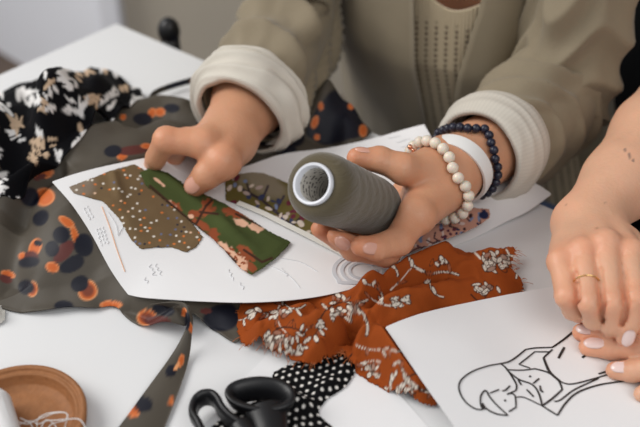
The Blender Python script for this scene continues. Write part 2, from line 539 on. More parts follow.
# ruler position, navy / orange / maroon blotches; a few large navy ones are painted shade
LEO_SPOTS = [('o', 67, 222, 9, 4, 35), ('o', 75, 236, 3.5, 10, -15), ('o', 52, 267, 7, 5.5, 20), ('m', 64, 251, 13, 7, -50), ('n', 61, 235, 8.5, 9.5, 0), ('n', 52, 249, 7, 8.5, 0), ('n', 71, 265, 14, 8, -25), ('n', 84, 245, 10.5, 11.5, 10),
             ('o', 35, 247, 6, 9, 20), ('o', 22, 256, 4, 4, 0), ('m', 32, 256, 7, 5, 0), ('n', 30, 262, 10, 6, -8), ('n', 38, 243, 4, 3, 0), ('o', 45, 197, 9, 9, 0), ('n', 30, 197, 10, 9, 0), ('r', 32, 289, 6, 8, 0), ('n', 26, 287, 8, 7, 0), ('o', 7, 274, 8, 4, 20), ('m', 6, 279, 7, 4, 20),
             ('r', 88, 291, 9.5, 10.5, 20), ('n', 80, 284, 8, 9.5, 40), ('n', 64, 306, 10, 6, 0), ('o', 111, 305, 11, 4.5, 0), ('n', 41, 217, 7, 9, 40), ('o', 44, 174, 11, 5, -15), ('m', 40, 177, 7, 3, -15), ('o', 122, 155, 5, 5, 0), ('m', 134, 150, 14, 5, -8), ('n', 113, 151, 9, 6, -10), ('o', 146, 146, 6, 3, 0),
             ('o', 152, 113, 4, 5, 20), ('o', 160, 112, 5, 4, 0), ('n', 143, 119, 9, 6, 0), ('n', 172, 108, 8, 5, 0), ('o', 130, 170, 9, 4, 0), ('o', 123, 117, 3, 3, 0), ('r', 146, 318, 9, 8, 0), ('m', 158, 321, 13, 5, 0), ('n', 163, 310, 12, 6, 10), ('o', 184, 312, 3, 5, 0),
             ('n', 340, 112, 18, 22, 0), ('n', 330, 132, 22, 12, 0), ('n', 348, 126, 18, 12, 0), ('n', 322, 118, 8, 18, 15), ('o', 315, 122, 3.5, 7, 20), ('o', 321, 106, 3, 4, 0), ('o', 351, 106, 3, 3.5, 0), ('o', 363, 130, 4, 6, 0), ('o', 317, 137, 3, 3, 0), ('o', 243, 124, 3, 4, 0), ('o', 278, 143, 8, 3, 0), ('n', 262, 140, 14, 6, 0), ('n', 292, 138, 12, 9, 0), ('n', 285, 150, 12, 6, 0), ('n', 205, 125, 9, 8, 0), ('n', 222, 318, 18, 14, 0), ('m', 206, 311, 6, 3, 0),  # first four navy blobs: shade behind the arm, painted into the print
             ('n', 171, 371, 6, 7, 20), ('o', 181, 361, 3, 7, 15), ('p', 177, 366, 1.6, 5, 30), ('o', 134, 411, 7, 7, 0), ('n', 143, 405, 9, 8, 0), ('o', 171, 401, 2.5, 5, 25), ('o', 190, 327, 2.5, 6, -20), ('n', 187, 321, 3, 9, 0)]
def col_leo(pts):
    px, py = px_of(pts)
    c = np.repeat(LEO_BASE[None], len(pts), 0)
    c = c * (1 + .10 * fbm2(pts[:, 0] * 40, pts[:, 1] * 40, 2, 2))[:, None]
    for k, (t, cx, cy, rx, ry, a) in enumerate(LEO_SPOTS):
        d = ell(px, py, cx, cy, rx, ry, a, .20, k, .075)
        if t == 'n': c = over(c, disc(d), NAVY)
        elif t == 'm': c = over(c, disc(d), MAROON)
        elif t == 'p': c = over(c, disc(d), PEACH)
        elif t == 'o':
            c = over(c, disc(d), ORANGE); c = over(c, disc(d) * sstep(.62, .95, d) * .5, PEACH)
        else:
            c = over(c, disc(d), PEACH); c = over(c, disc(d * 1.12), ORANGE); c = over(c, disc(d * 1.5, .3) * .8, MAROON)
    return c
leo = MB()
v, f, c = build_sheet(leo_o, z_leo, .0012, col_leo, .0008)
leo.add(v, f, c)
def ruled(mb, A, B, n, m, colfun, thick=.0007, wav=None):
    A = resample(outline3(A), n); B = resample(outline3(B), n)
    t = np.linspace(0, 1, m)[None, :, None]
    G = A[:, None] * (1 - t) + B[:, None] * t
    if wav: G[:, :, 2] += wav * np.sin(np.linspace(0, math.pi, m))[None, :]
    top = G.reshape(-1, 3)
    tu = np.gradient(G, axis=0).reshape(-1, 3); tv = np.gradient(G, axis=1).reshape(-1, 3)
    nn = np.cross(tu, tv); nn /= np.linalg.norm(nn, axis=1)[:, None] + 1e-12
    bot = top - nn * thick
    N = n * m
    f = []
    for i in range(n - 1):
        for j in range(m - 1):
            q = (i * m + j, i * m + j + 1, (i + 1) * m + j + 1, (i + 1) * m + j)
            f.append(q); f.append(tuple(k + N for k in q[::-1]))
    for i in range(n - 1):
        for j in (0, m - 1):
            f.append((i * m + j, (i + 1) * m + j, (i + 1) * m + j + N, i * m + j + N))
    for i in (0, n - 1):
        for j in range(m - 1):
            f.append((i * m + j, i * m + j + 1, i * m + j + 1 + N, i * m + j + N))
    c = colfun(top)
    mb.add(np.concatenate([top, bot]), f, np.concatenate([c, c]))
# the long tail falling towards the viewer
ruled(leo, [(150, 304, .017), (168, 303, .024), (182, 306, .027), (187, 318, .024), (185, 330, .016), (172, 354, .007), (143, 394, .004), (112, 436, .003), (85, 470, .002)],
      [(168, 308, .014), (180, 304, .025), (189, 306, .027), (193, 318, .022), (192, 334, .013), (189, 358, .004), (181, 385, .003), (162, 434, .002), (148, 470, .002)], 90, 22, col_leo, wav=.002)
# the thin tail behind, going up to the sleeve
ruled(leo, [(146, 106, .012), (151, 93, .012), (163, 86, .010), (185, 79, .012), (205, 74, .018), (224, 68, .024)],
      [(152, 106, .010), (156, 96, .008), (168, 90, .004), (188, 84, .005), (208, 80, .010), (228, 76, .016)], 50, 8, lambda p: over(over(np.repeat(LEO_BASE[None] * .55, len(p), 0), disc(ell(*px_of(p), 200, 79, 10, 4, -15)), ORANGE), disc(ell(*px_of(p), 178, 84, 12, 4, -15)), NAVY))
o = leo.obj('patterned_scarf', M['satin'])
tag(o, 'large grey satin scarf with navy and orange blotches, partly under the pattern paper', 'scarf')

# ------------------------------------------------------------------ black and white scarf heap
BW = [(-50, 235, .006), (-15, 228, .012), (5, 212, .022), (25, 196, .032), (58, 168, .036), (90, 142, .036), (112, 124, .032), (132, 114, .026), (143, 104, .018), (141, 92, .008), (130, 82, .006), (104, 72, .004), (75, 70, .004), (48, 74, .004), (30, 80, .004), (5, 90, .004), (-15, 100, .004), (-50, 125, .004)]
bw_o = smooth_outline(BW, 200)
BW_IN = [(60, 120, .090), (90, 100, .080), (112, 102, .060), (40, 105, .078), (72, 90, .074), (95, 84, .056), (20, 110, .074), (30, 150, .076), (60, 145, .074), (0, 170, .074), (-10, 200, .045), (95, 122, .070), (10, 200, .046), (-20, 140, .06), (112, 90, .040), (128, 102, .044), (30, 92, .058), (5, 105, .05)]
_tb = TPS(np.vstack([outline3(BW), outline3(BW_IN)]), 8e-6)
BW_CR = [([(38, 185), (42, 140), (50, 100), (56, 70)], -.022, .009), ([(62, 165), (68, 125), (66, 80)], .006, .012), ([(95, 140), (108, 112), (100, 82)], .005, .010), ([(0, 205), (22, 180), (26, 150), (10, 130)], -.012, .010), ([(-20, 190), (10, 165), (10, 150)], .006, .010), ([(84, 140), (92, 110), (86, 84)], -.007, .008), ([(20, 150), (30, 120), (26, 90)], -.008, .008)]
def z_bw(x, y):
    z = _tb(x, y) + crease(x, y, BW_CR) + .0045 * (1 - 2.2 * np.abs(fbm2(x * 26, y * 26, 21, 2))) 
    zl = np.zeros(len(x)) + TZ + .002
    ins = poly_inside(x, y, leo_o[:, :2])
    if ins.any(): zl[ins] = np.maximum(zl[ins], z_leo(x[ins], y[ins]) + .0015)
    return np.maximum(z, zl)
rs = np.random.RandomState(5)
BW_STROKES = []
for k in range(120):
    cx, cy = rs.uniform(-25, 142), rs.uniform(62, 225)
    a0 = rs.uniform(0, 360); beige = rs.rand() < .3
    for j in range(rs.randint(2, 6)):
        q = rs.uniform(-7, 7)
        BW_STROKES.append((cx - math.sin(math.radians(a0)) * q + rs.uniform(-3, 3), cy + math.cos(math.radians(a0)) * q * .9 + rs.uniform(-3, 3), rs.uniform(2.8, 8), rs.uniform(1.0, 2.3), a0 + rs.uniform(-32, 32), beige))
def col_bw(pts):
    x, y = px_of(pts)
    x = x + 2 * noise2(x * .06, y * .06, 4); y = y + 2 * noise2(x * .06, y * .06, 8)
    c = np.repeat(srgb(11, 11, 15)[None], len(pts), 0)
    for k, (cx, cy, rx, ry, a, be) in enumerate(BW_STROKES):
        m = (np.abs(x - cx) < rx * 1.6) & (np.abs(y - cy) < rx * 1.6)
        if not m.any(): continue
        d = ell(x[m], y[m], cx, cy, rx, ry, a, .3, k, .09, .12)
        c[m] = over(c[m], disc(d, .2), srgb(205, 178, 150) if be else srgb(228, 226, 224))
    return c
v, f, c = build_sheet(bw_o, z_bw, .0012, col_bw, .001)
tag(mesh_obj('black_scarf', v, f, M['print'], None, c), 'black scarf with white and beige brushstroke leaves, bunched at the table corner', 'scarf')

# ------------------------------------------------------------------ plain sheet under the scissors
SH = outline3([(196, 436, .0008), (244, 378, .0008), (277, 345, .0008), (330, 352, .0008), (400, 395, .0008), (440, 440, .0008), (380, 520, .0008), (250, 520, .0008)])
v, f, c = build_sheet(SH, lambda x, y: np.full(len(x), TZ + .0009), .006, None, .0006)
tag(mesh_obj('paper_sheet', v, f, M['paper'], None, None, sharp=40), 'blank white sheet lying under the scissors and the dotted fabric', 'paper')

# ------------------------------------------------------------------ black fabric with white dots
POL = [(205, 440, .002), (214, 425, .002), (230, 415, .002), (247, 406, .002), (262, 398, .002), (272, 388, .003), (273, 374, .003), (280, 368, .003), (302, 360, .003), (330, 352, .003), (356, 352, .003), (356, 368, .003), (346, 385, .003), (327, 399, .002), (319, 414, .002), (333, 428, .002), (345, 450, .002), (300, 470, .002), (220, 465, .002)]
po = outline3(POL)
po = resample(po, 260, True)
ORG_DUMMY = None
def z_pol(x, y):
    z = TZ + .0042 + .0016 * fbm2(x * 45, y * 45, 31, 2) + crease(x, y, [([(275, 380), (300, 392), (330, 398)], .006, .006), ([(290, 370), (310, 385), (325, 395)], -.002, .006), ([(300, 425), (290, 400), (285, 375)], .003, .007), ([(330, 395), (320, 380), (340, 365)], .003, .006)])
    e, _, _, _ = dist_poly(x, y, po, True)
    return np.maximum(TZ + .0022 + (z - TZ - .0022) * sstep(0, .008, e), TZ + .0022)
def col_pol(pts):
    x = pts[:, 0] * .94 + pts[:, 1] * .34; y = -pts[:, 0] * .34 + pts[:, 1] * .94
    x = x + .0025 * noise2(x * 30, y * 30, 9); y = y + .0025 * noise2(x * 30, y * 30, 14)
    s = .0056
    row = np.floor(y / s); xx = x / s + .5 * (row % 2)
    jx = .18 * (_hash(np.floor(xx), row, row * 0, 3) - .5); jy = .18 * (_hash(np.floor(xx), row, row * 0, 4) - .5)
    d = np.hypot((xx - np.floor(xx) - .5 + jx), (y / s - row - .5 + jy)) * s
    c = np.repeat(srgb(12, 12, 14)[None], len(pts), 0)
    return over(c, 1 - sstep(.0009, .0014, d), srgb(228, 224, 218))
v, f, c = build_sheet(po, z_pol, .0006, col_pol, .0006, ragged=.0008)
tag(mesh_obj('dotted_fabric', v, f, M['print'], None, c), 'black fabric scrap with small white dots lying under the scissors', 'fabric')

# ------------------------------------------------------------------ orange floral cloth
ORG = [(236, 322, .004), (243, 300, .010), (275, 288, .006), (330, 280, .004), (375, 275, .006), (396, 268, .012), (418, 258, .018), (440, 249, .022), (458, 249, .022), (474, 254, .018), (492, 252, .014), (508, 248, .012), (515, 253, .010), (511, 268, .008), (523, 286, .004),
       (500, 312, .004), (470, 335, .004), (446, 365, .004), (440, 399, .004), (424, 403, .004), (404, 395, .005), (382, 384, .006), (362, 373, .005), (347, 362, .004), (343, 352, .006), (333, 358, .006), (318, 366, .005), (301, 366, .004), (280, 358, .005), (262, 350, .005), (243, 342, .005)]
org_o = smooth_outline(ORG, 260)
ORG_IN = [(260, 320, .016), (290, 335, .022), (320, 340, .022), (300, 310, .016), (345, 325, .020), (370, 300, .026), (400, 285, .03), (430, 272, .03), (460, 268, .024), (490, 268, .016), (370, 340, .022), (395, 355, .022), (415, 375, .018), (400, 320, .022), (440, 310, .012), (430, 350, .01), (350, 345, .018)]
_to = TPS(np.vstack([outline3(ORG), outline3(ORG_IN)]), 2e-6)
ORG_CR = [([(300, 300), (330, 315), (352, 322), (375, 338)], -.012, .006), ([(318, 345), (345, 322), (362, 300), (380, 285)], .010, .007), ([(338, 360), (348, 335), (352, 318)], -.013, .006), ([(360, 318), (390, 298), (430, 285), (480, 275)], -.008, .006), ([(356, 335), (385, 350), (420, 390)], .007, .008), ([(365, 320), (400, 335), (425, 360)], -.007, .006),
          ([(250, 340), (285, 325), (330, 322)], .007, .008), ([(245, 325), (275, 312), (300, 305)], -.006, .006), ([(285, 358), (310, 345), (338, 332)], -.006, .005), ([(380, 290), (420, 268), (455, 258)], .006, .007), ([(440, 285), (480, 262), (510, 255)], .006, .006), ([(390, 378), (375, 355), (365, 340)], -.005, .006), ([(300, 330), (325, 318), (345, 300)], -.005, .004), ([(372, 318), (400, 308), (440, 300)], .004, .005), ([(355, 345), (372, 365), (395, 392)], -.005, .004), ([(400, 345), (420, 362), (432, 385)], .004, .005), ([(262, 335), (300, 352), (330, 350)], .004, .005), ([(420, 290), (450, 275), (480, 262)], -.005, .005), ([(352, 322), (349, 312), (356, 300)], -.008, .005), ([(258, 305), (255, 325), (262, 345)], .004, .005)]
def z_org(x, y):
    z = _to(x, y) + 1.5 * crease(x, y, ORG_CR) + .0030 * fbm2(x * 45, y * 45, 41, 3)
    z = np.maximum(z, TZ + .0022)
    e, _, _, _ = dist_poly(x, y, org_o, True)
    z = np.maximum(z, TZ + .0022)
    ins = poly_inside(x, y, po[:, :2])
    z = np.where(ins, np.maximum(z, TZ + .0085), z)
    z = under(x, y, z, [(p1_poly, z_paper1, .0022), (d_poly, z_draw, .0022)])
    ins2 = poly_inside(x, y, np.asarray(p2_poly)[:, :2])
    return np.where(ins2, np.maximum(z, z_paper2(x, y) + .0012), z)
rs = np.random.RandomState(12)
ORG_ST, ORG_LF = [], []
def stem(x, y, a, L, bend):
    pts = [(x, y)]
    for k in range(9):
        a += bend / 9; x += math.cos(a) * L / 9; y += math.sin(a) * L * .8 / 9; pts.append((x, y))
    return pts, a
for k in range(44):
    x0, y0 = rs.uniform(238, 520), rs.uniform(248, 402)
    a = rs.uniform(0, 6.3)
    pts, a2 = stem(x0, y0, a, rs.uniform(24, 52), rs.uniform(-2.6, 2.6))
    ORG_ST.append((pts, rs.choice([.55, .8, 1.1]), rs.choice(['w', 'd', 'b'], p=[.35, .3, .35])))
    for j in (3, 5, 7, 9):
        if rs.rand() < .7:
            aa = math.degrees(a) + rs.choice([-1, 1]) * rs.uniform(25, 70)
            lx, ly = pts[j]; r_ = rs.uniform(2.6, 4.6)
            ORG_LF.append((lx + math.cos(math.radians(aa)) * r_, ly + math.sin(math.radians(aa)) * r_, r_, rs.uniform(.9, 1.6), aa, rs.rand() < .6))
# dense flower sprays: centre, half extents
for (cx, cy, rx, ry, n) in [(283, 344, 26, 12, 46), (268, 314, 22, 5, 18), (348, 311, 14, 4, 10), (495, 262, 14, 10, 30), (486, 288, 14, 5, 16), (404, 393, 7, 10, 14), (398, 300, 12, 5, 10), (335, 306, 5, 14, 10), (372, 372, 9, 6, 9), (440, 262, 9, 4, 8), (320, 332, 5, 12, 9)]:
    for k in range(n):
        t = rs.uniform(0, 6.3); q = math.sqrt(rs.rand())
        ORG_LF.append((cx + rx * q * math.cos(t), cy + ry * q * math.sin(t), rs.uniform(2.2, 4.4), rs.uniform(1.1, 2.0), rs.uniform(0, 180), rs.rand() < .8))
def col_org(pts):
    px, py = px_of(pts)
    c = np.repeat(srgb(150, 70, 25)[None], len(pts), 0)
    c = c * (1 + .07 * fbm2(pts[:, 0] * 60, pts[:, 1] * 60, 6, 2))[:, None]
    CREAM, DARK = srgb(222, 212, 198), srgb(66, 38, 28)
    for pl, w, kind in ORG_ST:
        q = np.array(pl); lo, hi = q.min(0) - 4, q.max(0) + 4
        m = (px > lo[0]) & (px < hi[0]) & (py > lo[1]) & (py < hi[1])
        if not m.any(): continue
        d, _, _, t = dist_poly(px[m], py[m], pl)
        w2 = w * (1.15 - .6 * t)
        if kind == 'b': c[m] = over(c[m], 1 - sstep(w2 + .3, w2 + .8, d), DARK)
        c[m] = over(c[m], (1 - sstep(w2 * .6, w2 * 1.15, d)) * .95, DARK if kind == 'd' else CREAM)
    for k, (cx, cy, rx, ry, a, fill) in enumerate(ORG_LF):
        m = (np.abs(px - cx) < rx + 3) & (np.abs(py - cy) < rx + 3)
        if not m.any(): continue
        d = ell(px[m], py[m], cx, cy, rx, ry, a, .12, k, .3)
        cc_ = over(c[m], disc(d / 1.42, .10) * .85, DARK)
        cc_ = over(cc_, disc(d, .16), CREAM if fill else c[m].mean(0) * 1.05)
        c[m] = over(cc_, (disc(d * 3.4, .3)) * .35, DARK) if fill else cc_
    return c
v, f, c = build_sheet(org_o, z_org, .00065, col_org, .0007, ragged=.0016, seed=3)
org = mesh_obj('floral_cloth', v, f, M['print'], None, c)
tag(org, 'crumpled burnt orange cloth with cream floral line print, between the papers', 'fabric')
# frayed threads at its cut edges
fr = MB(); rs = np.random.RandomState(3)
for k in range(95):
    i = rs.choice(np.r_[0:14, 96:122, 190:255]) % len(org_o)
    q = org_o[i]; nx_ = org_o[(i + 1) % len(org_o)] - org_o[i - 1]
    d = np.array([nx_[1], -nx_[0], 0]); d /= np.linalg.norm(d) + 1e-9
    if poly_inside(np.array([q[0] + d[0] * .003]), np.array([q[1] + d[1] * .003]), org_o[:, :2])[0]: d = -d
    d = d + np.array([rs.uniform(-.7, .7), rs.uniform(-.7, .7), 0])
    z0 = float(z_org(np.array([q[0]]), np.array([q[1]]))[0])
    L_ = rs.uniform(.002, .006)
    vv, ff = tube_vf([[q[0] - d[0] * .001, q[1] - d[1] * .001, z0 + .0003], [q[0] + d[0] * L_ * .5, q[1] + d[1] * L_ * .5, max(z0 + .0006, TZ + .001)], [q[0] + d[0] * L_ + rs.uniform(-.001, .001), q[1] + d[1] * L_, max(z0 - .001, TZ + .001)]], .00016, 5)
    mesh_obj('frayed_thread', vv, ff, M['print'], org, np.repeat(srgb(190, 110, 66)[None], len(vv), 0))

# ------------------------------------------------------------------ pattern papers
v, f, c = build_sheet(p2_poly, z_paper2, .0022, None, .0005)
p2 = mesh_obj('pattern_paper', v, f, M['paper'], None, None, sharp=50)
tag(p2, 'white pattern paper with a curved end under the floral scrap, right of the thread cone', 'paper')
v, f, c = build_sheet(p1_poly, z_paper1, .0022, None, .0005)
p1 = mesh_obj('pattern_paper', v, f, M['paper'], None, None, sharp=50)
tag(p1, 'large white pattern paper with fabric scraps on it and a grey ring stamp', 'paper')
mk = MB()
for r0, wd_ in ((29, .0030), (21, .0026), (13.5, .0024)):
    a0, a1 = (-.15, 5.6) if r0 < 29 else (-.6, 4.3)
    pl = [(363 + r0 * math.cos(a), 271 + r0 * .58 * math.sin(a)) for a in np.linspace(a0, a1, 26)]
    pl = [q for q in pl if q[0] < 391 and q[1] < 284.5 + .0 * q[0]]
    vv, ff = ribbon_vf(pl, wd_, z_paper1, .00045, n=60, taper=False); mk.add(vv, ff)
mk.obj('ring_stamp', M['stamp'], p1, sharp=40)
rs = np.random.RandomState(8)
def scribble(x, y, dx, dy, n, hgt):
    """a short handwritten word running along (dx, dy)"""
    pl = []
    L_ = math.hypot(dx, dy); ux, uy = dx / L_, dy / L_
    for k in range(n):
        t = k / (n - 1)
        s_ = hgt * (1 if k % 2 else -1) * rs.uniform(.3, 1)
        pl.append((x + dx * t - uy * s_ + rs.uniform(-.4, .4), y + dy * t + ux * s_))
    vv, ff = ribbon_vf(pl, .00028, z_paper1, .0003, n=n * 5)
    mesh_obj('handwriting', vv, ff, M['pencil'], p1, None, sharp=40)
for (x, y, dx, dy, n, hg) in [(84, 208, 6, 12, 8, .9), (87, 206, 6, 12, 8, .9), (97, 229, 5, 17, 10, 1), (100, 228, 5, 16, 10, 1), (103, 227, 5, 17, 10, 1), (150, 265, 5, 11, 7, 2.0), (156, 264, 5, 12, 7, 1.8), (145, 278, 3, 5, 4, 1.6), (228, 270, 6, 10, 6, 1.6), (240, 283, 4, 6, 4, 1.4), (282, 268, 6, 8, 6, 1.6)]:
    scribble(x, y, dx, dy, n, hg)
for x, y, dx, dy in ((360, 152, 16, -4), (364, 157, 18, -5), (370, 161, 16, -4), (396, 143, 14, -4), (400, 148, 15, -4), (388, 139, 12, -3)):
    scribble(x, y, dx, dy, 9, .9)
for pl in ([(108, 212), (116, 225), (118, 236)], [(118, 236), (124, 226)], [(276, 258), (300, 262), (318, 272)], [(262, 262), (288, 275), (300, 288)]):
    vv, ff = ribbon_vf(pl, .0003, z_paper1, .0004)
    mesh_obj('pencil_line', vv, ff, M['pencil'], p1, None, sharp=40)
mk = MB()
vv, ff = ribbon_vf([(102, 207), (110, 228), (117, 250), (125, 272)], .0006, z_paper1, .0004); mk.add(vv, ff)
mk.obj('orange_guide_line', M['line_orange'], p1, sharp=40)

# ------------------------------------------------------------------ fabric scraps on the papers
def scrap(name, pts, zf, lift, colfun, label, group='fabric scraps on the pattern papers', res=.0008, rag=.0006, bumps=.0006, seed=0, creases=(), n=140):
    o3 = np.array([on_surface(a, b, zf, lift) for a, b in pts])
    seg = []
    for i in range(len(o3)):
        a, b = o3[i], o3[(i + 1) % len(o3)]
        k = max(2, int(np.linalg.norm(b - a) / .0025))
        seg.append(a + (b - a) * np.linspace(0, 1, k, endpoint=False)[:, None])
    o3 = np.concatenate(seg)
    def z(x, y):
        e, _, _, _ = dist_poly(x, y, o3, True)
        w = sstep(0, .006, e)
        return zf(x, y) + lift + w * (np.maximum(bumps * (1 + fbm2(x * 55, y * 55, seed, 2)), 0) + np.maximum(crease(x, y, creases), -.0002) if creases else np.maximum(bumps * (1 + fbm2(x * 55, y * 55, seed, 2)), 0))
    v, f, c = build_sheet(o3, z, res, colfun, .0003, ragged=rag, seed=seed)
    o = mesh_obj(name, v, f, M['print'], None, c)
    tag(o, label, 'fabric', group)
    return o, z, o3

def col_brown(pts):
    px, py = px_of(pts)
    c = np.repeat(srgb(112, 92, 66)[None], len(pts), 0)
    c = c * (1 + .10 * fbm2(pts[:, 0] * 70, pts[:, 1] * 70, 8, 2))[:, None]
    c = over(c, (1 - sstep(10, 24, np.hypot(px - 78, (py - 186) * 1.4))) * .45, srgb(150, 140, 130))
    rs = np.random.RandomState(21)
    pal = [srgb(226, 220, 208), srgb(214, 122, 62), srgb(104, 112, 140), srgb(48, 46, 56), srgb(226, 190, 160)]
    placed = []
    while len(placed) < 190:
        x, y = rs.uniform(70, 202), rs.uniform(164, 254)
        if all(abs(x - a) + abs(y - b) > 4.6 for a, b in placed[-190:]): placed.append((x, y))
    for x, y in placed:
        k = pal[rs.choice(5, p=[.33, .3, .2, .12, .05])]
        d = np.hypot(px - x, (py - y) * 1.2)
        c = over(c, 1 - sstep(.95, 1.6, d), k)
    return c
scr1, z_scr1, _ = scrap('fabric_scrap', [(69, 187), (92, 178), (112, 170), (134, 164), (145, 170), (152, 182), (170, 200), (190, 220), (203, 237), (196, 247), (186, 252), (172, 247), (155, 247), (141, 249), (130, 238), (119, 218), (103, 201), (88, 197), (74, 193)], z_paper1, .0008, col_brown,
      'brown fabric scrap with tiny coloured dots, left end of the pattern paper', seed=51, creases=[([(112, 172), (116, 190), (125, 225)], .003, .004)])

def col_olive(pts):
    px, py = px_of(pts)
    c = np.repeat(srgb(104, 94, 50)[None], len(pts), 0)
    c = over(c, disc(ell(px, py, 262, 181, 24, 13, 30, .3, 4), .4) * .8, srgb(150, 140, 122))
    for pl, w, k in [([(240, 188), (262, 200), (290, 224), (310, 238)], 1.0, srgb(58, 48, 52)), ([(262, 200), (268, 186)], .8, srgb(70, 62, 70)), ([(275, 212), (284, 196)], .8, srgb(70, 62, 70)), ([(292, 226), (304, 214)], .8, srgb(58, 48, 52)), ([(250, 194), (247, 184)], .7, srgb(58, 48, 52))]:
        d, _, _, _ = dist_poly(px, py, pl); c = over(c, 1 - sstep(w, w + .8, d), k)
    rs = np.random.RandomState(4)
    for k in range(58):
        x = rs.uniform(228, 330); y = 184 + (x - 228) * .5 + rs.uniform(-14, 18)
        kk = [srgb(214, 200, 186), srgb(104, 44, 58), srgb(120, 134, 168), srgb(186, 168, 160), srgb(60, 66, 98)][rs.choice(5, p=[.34, .26, .12, .18, .10])]
        c = over(c, disc(ell(px, py, x, y, rs.uniform(1.6, 4.2), rs.uniform(1.2, 2.6), rs.uniform(0, 180), .3, k)), kk)
    return c
scr3, z_scr3, _ = scrap('fabric_scrap', [(225, 178), (238, 174), (251, 172), (263, 173), (274, 177), (290, 184), (320, 200), (350, 225), (352, 245), (333, 247), (312, 239), (292, 230), (270, 219), (252, 210), (241, 206), (226, 200)], z_paper1, .0008, col_olive,
      'olive fabric scrap with berries and pale flowers, under the thread cone', seed=52)

def col_green(pts):
    px, py = px_of(pts)
    c = np.repeat(srgb(68, 78, 42)[None], len(pts), 0)
    c = c * (1 + .08 * fbm2(pts[:, 0] * 70, pts[:, 1] * 70, 5, 2))[:, None]
    RUST, BLUSH, DK = srgb(142, 74, 46), srgb(222, 176, 148), srgb(62, 40, 30)
    def fl(x, y, rx, ry, a, k, kk, s=.4):
        nonlocal c
        d = ell(px, py, x, y, rx, ry, a, s * .7, k, .13, .5); c = over(c, disc(d, .2), kk)
    for i, (x, y, rx, ry, a) in enumerate([(174, 207, 10, 4, 30), (200, 224, 12, 4, 35), (206, 212, 9, 5, -20), (214, 236, 6, 9, 0), (236, 213, 13, 5, 10), (246, 254, 10, 5, 40), (208, 205, 5, 8, 0), (195, 214, 6, 4, 0), (188, 231, 5, 3, 0), (252, 267, 8, 4, 40), (212, 248, 6, 5, 30)]):
        fl(x, y, rx, ry, a, i + 5, RUST)
    for i, (x, y, rx, ry, a) in enumerate([(168, 204, 7, 3.5, 20), (225, 250, 12, 6, 45), (234, 258, 13, 7, 45), (240, 268, 8, 5, 30), (190, 216, 4, 2, 20), (162, 184, 6, 1.5, 40), (158, 181, 5, 1.3, 40), (240, 222, 7, 3, 20), (256, 228, 7, 3, 25), (268, 226, 6, 3, 0), (250, 216, 5, 2.5, 20)]):
        fl(x, y, rx, ry, a, i + 31, BLUSH, .5)
    for i in range(26):
        x, y = 222 + (i * 7.3) % 26, 248 + (i * 5.1) % 24
        fl(x, y, 1.8, 1.0, i * 40, i + 80, RUST, .2)
    for pl, w in [([(150, 186), (180, 212), (212, 240), (236, 262)], .9), ([(196, 224), (206, 206), (212, 200)], .8), ([(200, 212), (218, 214)], .7), ([(244, 250), (262, 262), (272, 258)], .8), ([(236, 214), (262, 226), (285, 236)], .7)]:
        d, _, _, _ = dist_poly(px, py, pl); c = over(c, 1 - sstep(w, w + .9, d), DK)
    return c
scr2, z_scr2, _ = scrap('fabric_scrap', [(140, 172), (150, 167), (168, 172), (185, 184), (203, 193), (224, 203), (246, 216), (270, 232), (291, 242), (284, 250), (276, 258), (264, 267), (252, 275), (240, 268), (226, 252), (212, 238), (192, 222), (174, 207), (158, 194), (146, 185)], z_paper1, .0024, col_green,
      'green fabric scrap with rust and blush flowers, held down by fingers', seed=53, creases=[([(160, 185), (200, 210), (240, 240)], .0025, .006), ([(215, 215), (240, 240), (262, 258)], .002, .006)])
# white tape between the scraps
def z_tape(x, y): 
    return np.maximum(z_paper1(x, y) + .0036, np.where(np.ones(len(x), bool), z_paper1(x, y) + .0036, 0))
tp = MB(); 
vv, ff = ribbon_vf([(238, 205), (262, 215), (290, 229), (318, 243), (345, 257)], .0052, z_paper1, .0026, n=60, taper=False, up=.0003); tp.add(vv, ff)
tag(tp.obj('white_tape', M['ribbon'], None, sharp=40), 'narrow white tape lying between the green and the olive scraps', 'ribbon')
def col_pink(pts):
    px, py = px_of(pts)
    c = np.repeat(srgb(186, 140, 122)[None], len(pts), 0)
    c = over(c, sstep(-.15, .5, noise2(px * .05, py * .05, 5)) * .7, srgb(150, 112, 128))
    rs = np.random.RandomState(9)
    for k in range(150):
        x, y = rs.uniform(372, 492), rs.uniform(198, 266)
        kk = [srgb(40, 44, 76), srgb(116, 132, 164), srgb(92, 48, 62), srgb(206, 190, 184), srgb(60, 40, 44)][rs.choice(5, p=[.34, .16, .2, .14, .16])]
        c = over(c, disc(ell(px, py, x, y, rs.uniform(1.2, 3.4), rs.uniform(.9, 2.0), rs.uniform(0, 180), .35, k)), kk)
    for k in range(26):
        x, y = rs.uniform(385, 490), rs.uniform(200, 262); a = rs.uniform(0, 6.3)
        d, _, _, _ = dist_poly(px, py, [(x, y), (x + 8 * math.cos(a), y + 6 * math.sin(a)), (x + 13 * math.cos(a + .5), y + 10 * math.sin(a + .5))])
        c = over(c, 1 - sstep(.4, 1.1, d), srgb(70, 46, 52))
    return over(c, disc(ell(px, py, 484, 215, 5, 4, 0)), srgb(34, 40, 70))
scr4, z_scr4, _ = scrap('fabric_scrap', [(402, 206), (430, 200), (455, 198), (473, 206), (490, 207), (490, 216), (476, 226), (463, 232), (440, 241), (416, 250), (400, 257), (385, 264), (376, 262), (385, 240)], z_paper2, .0090, col_pink,
      'pink fabric scrap with a dense blue and plum floral print, beside the bracelets', seed=54)
_z2base = z_scr4
scr4.location.z -= .0

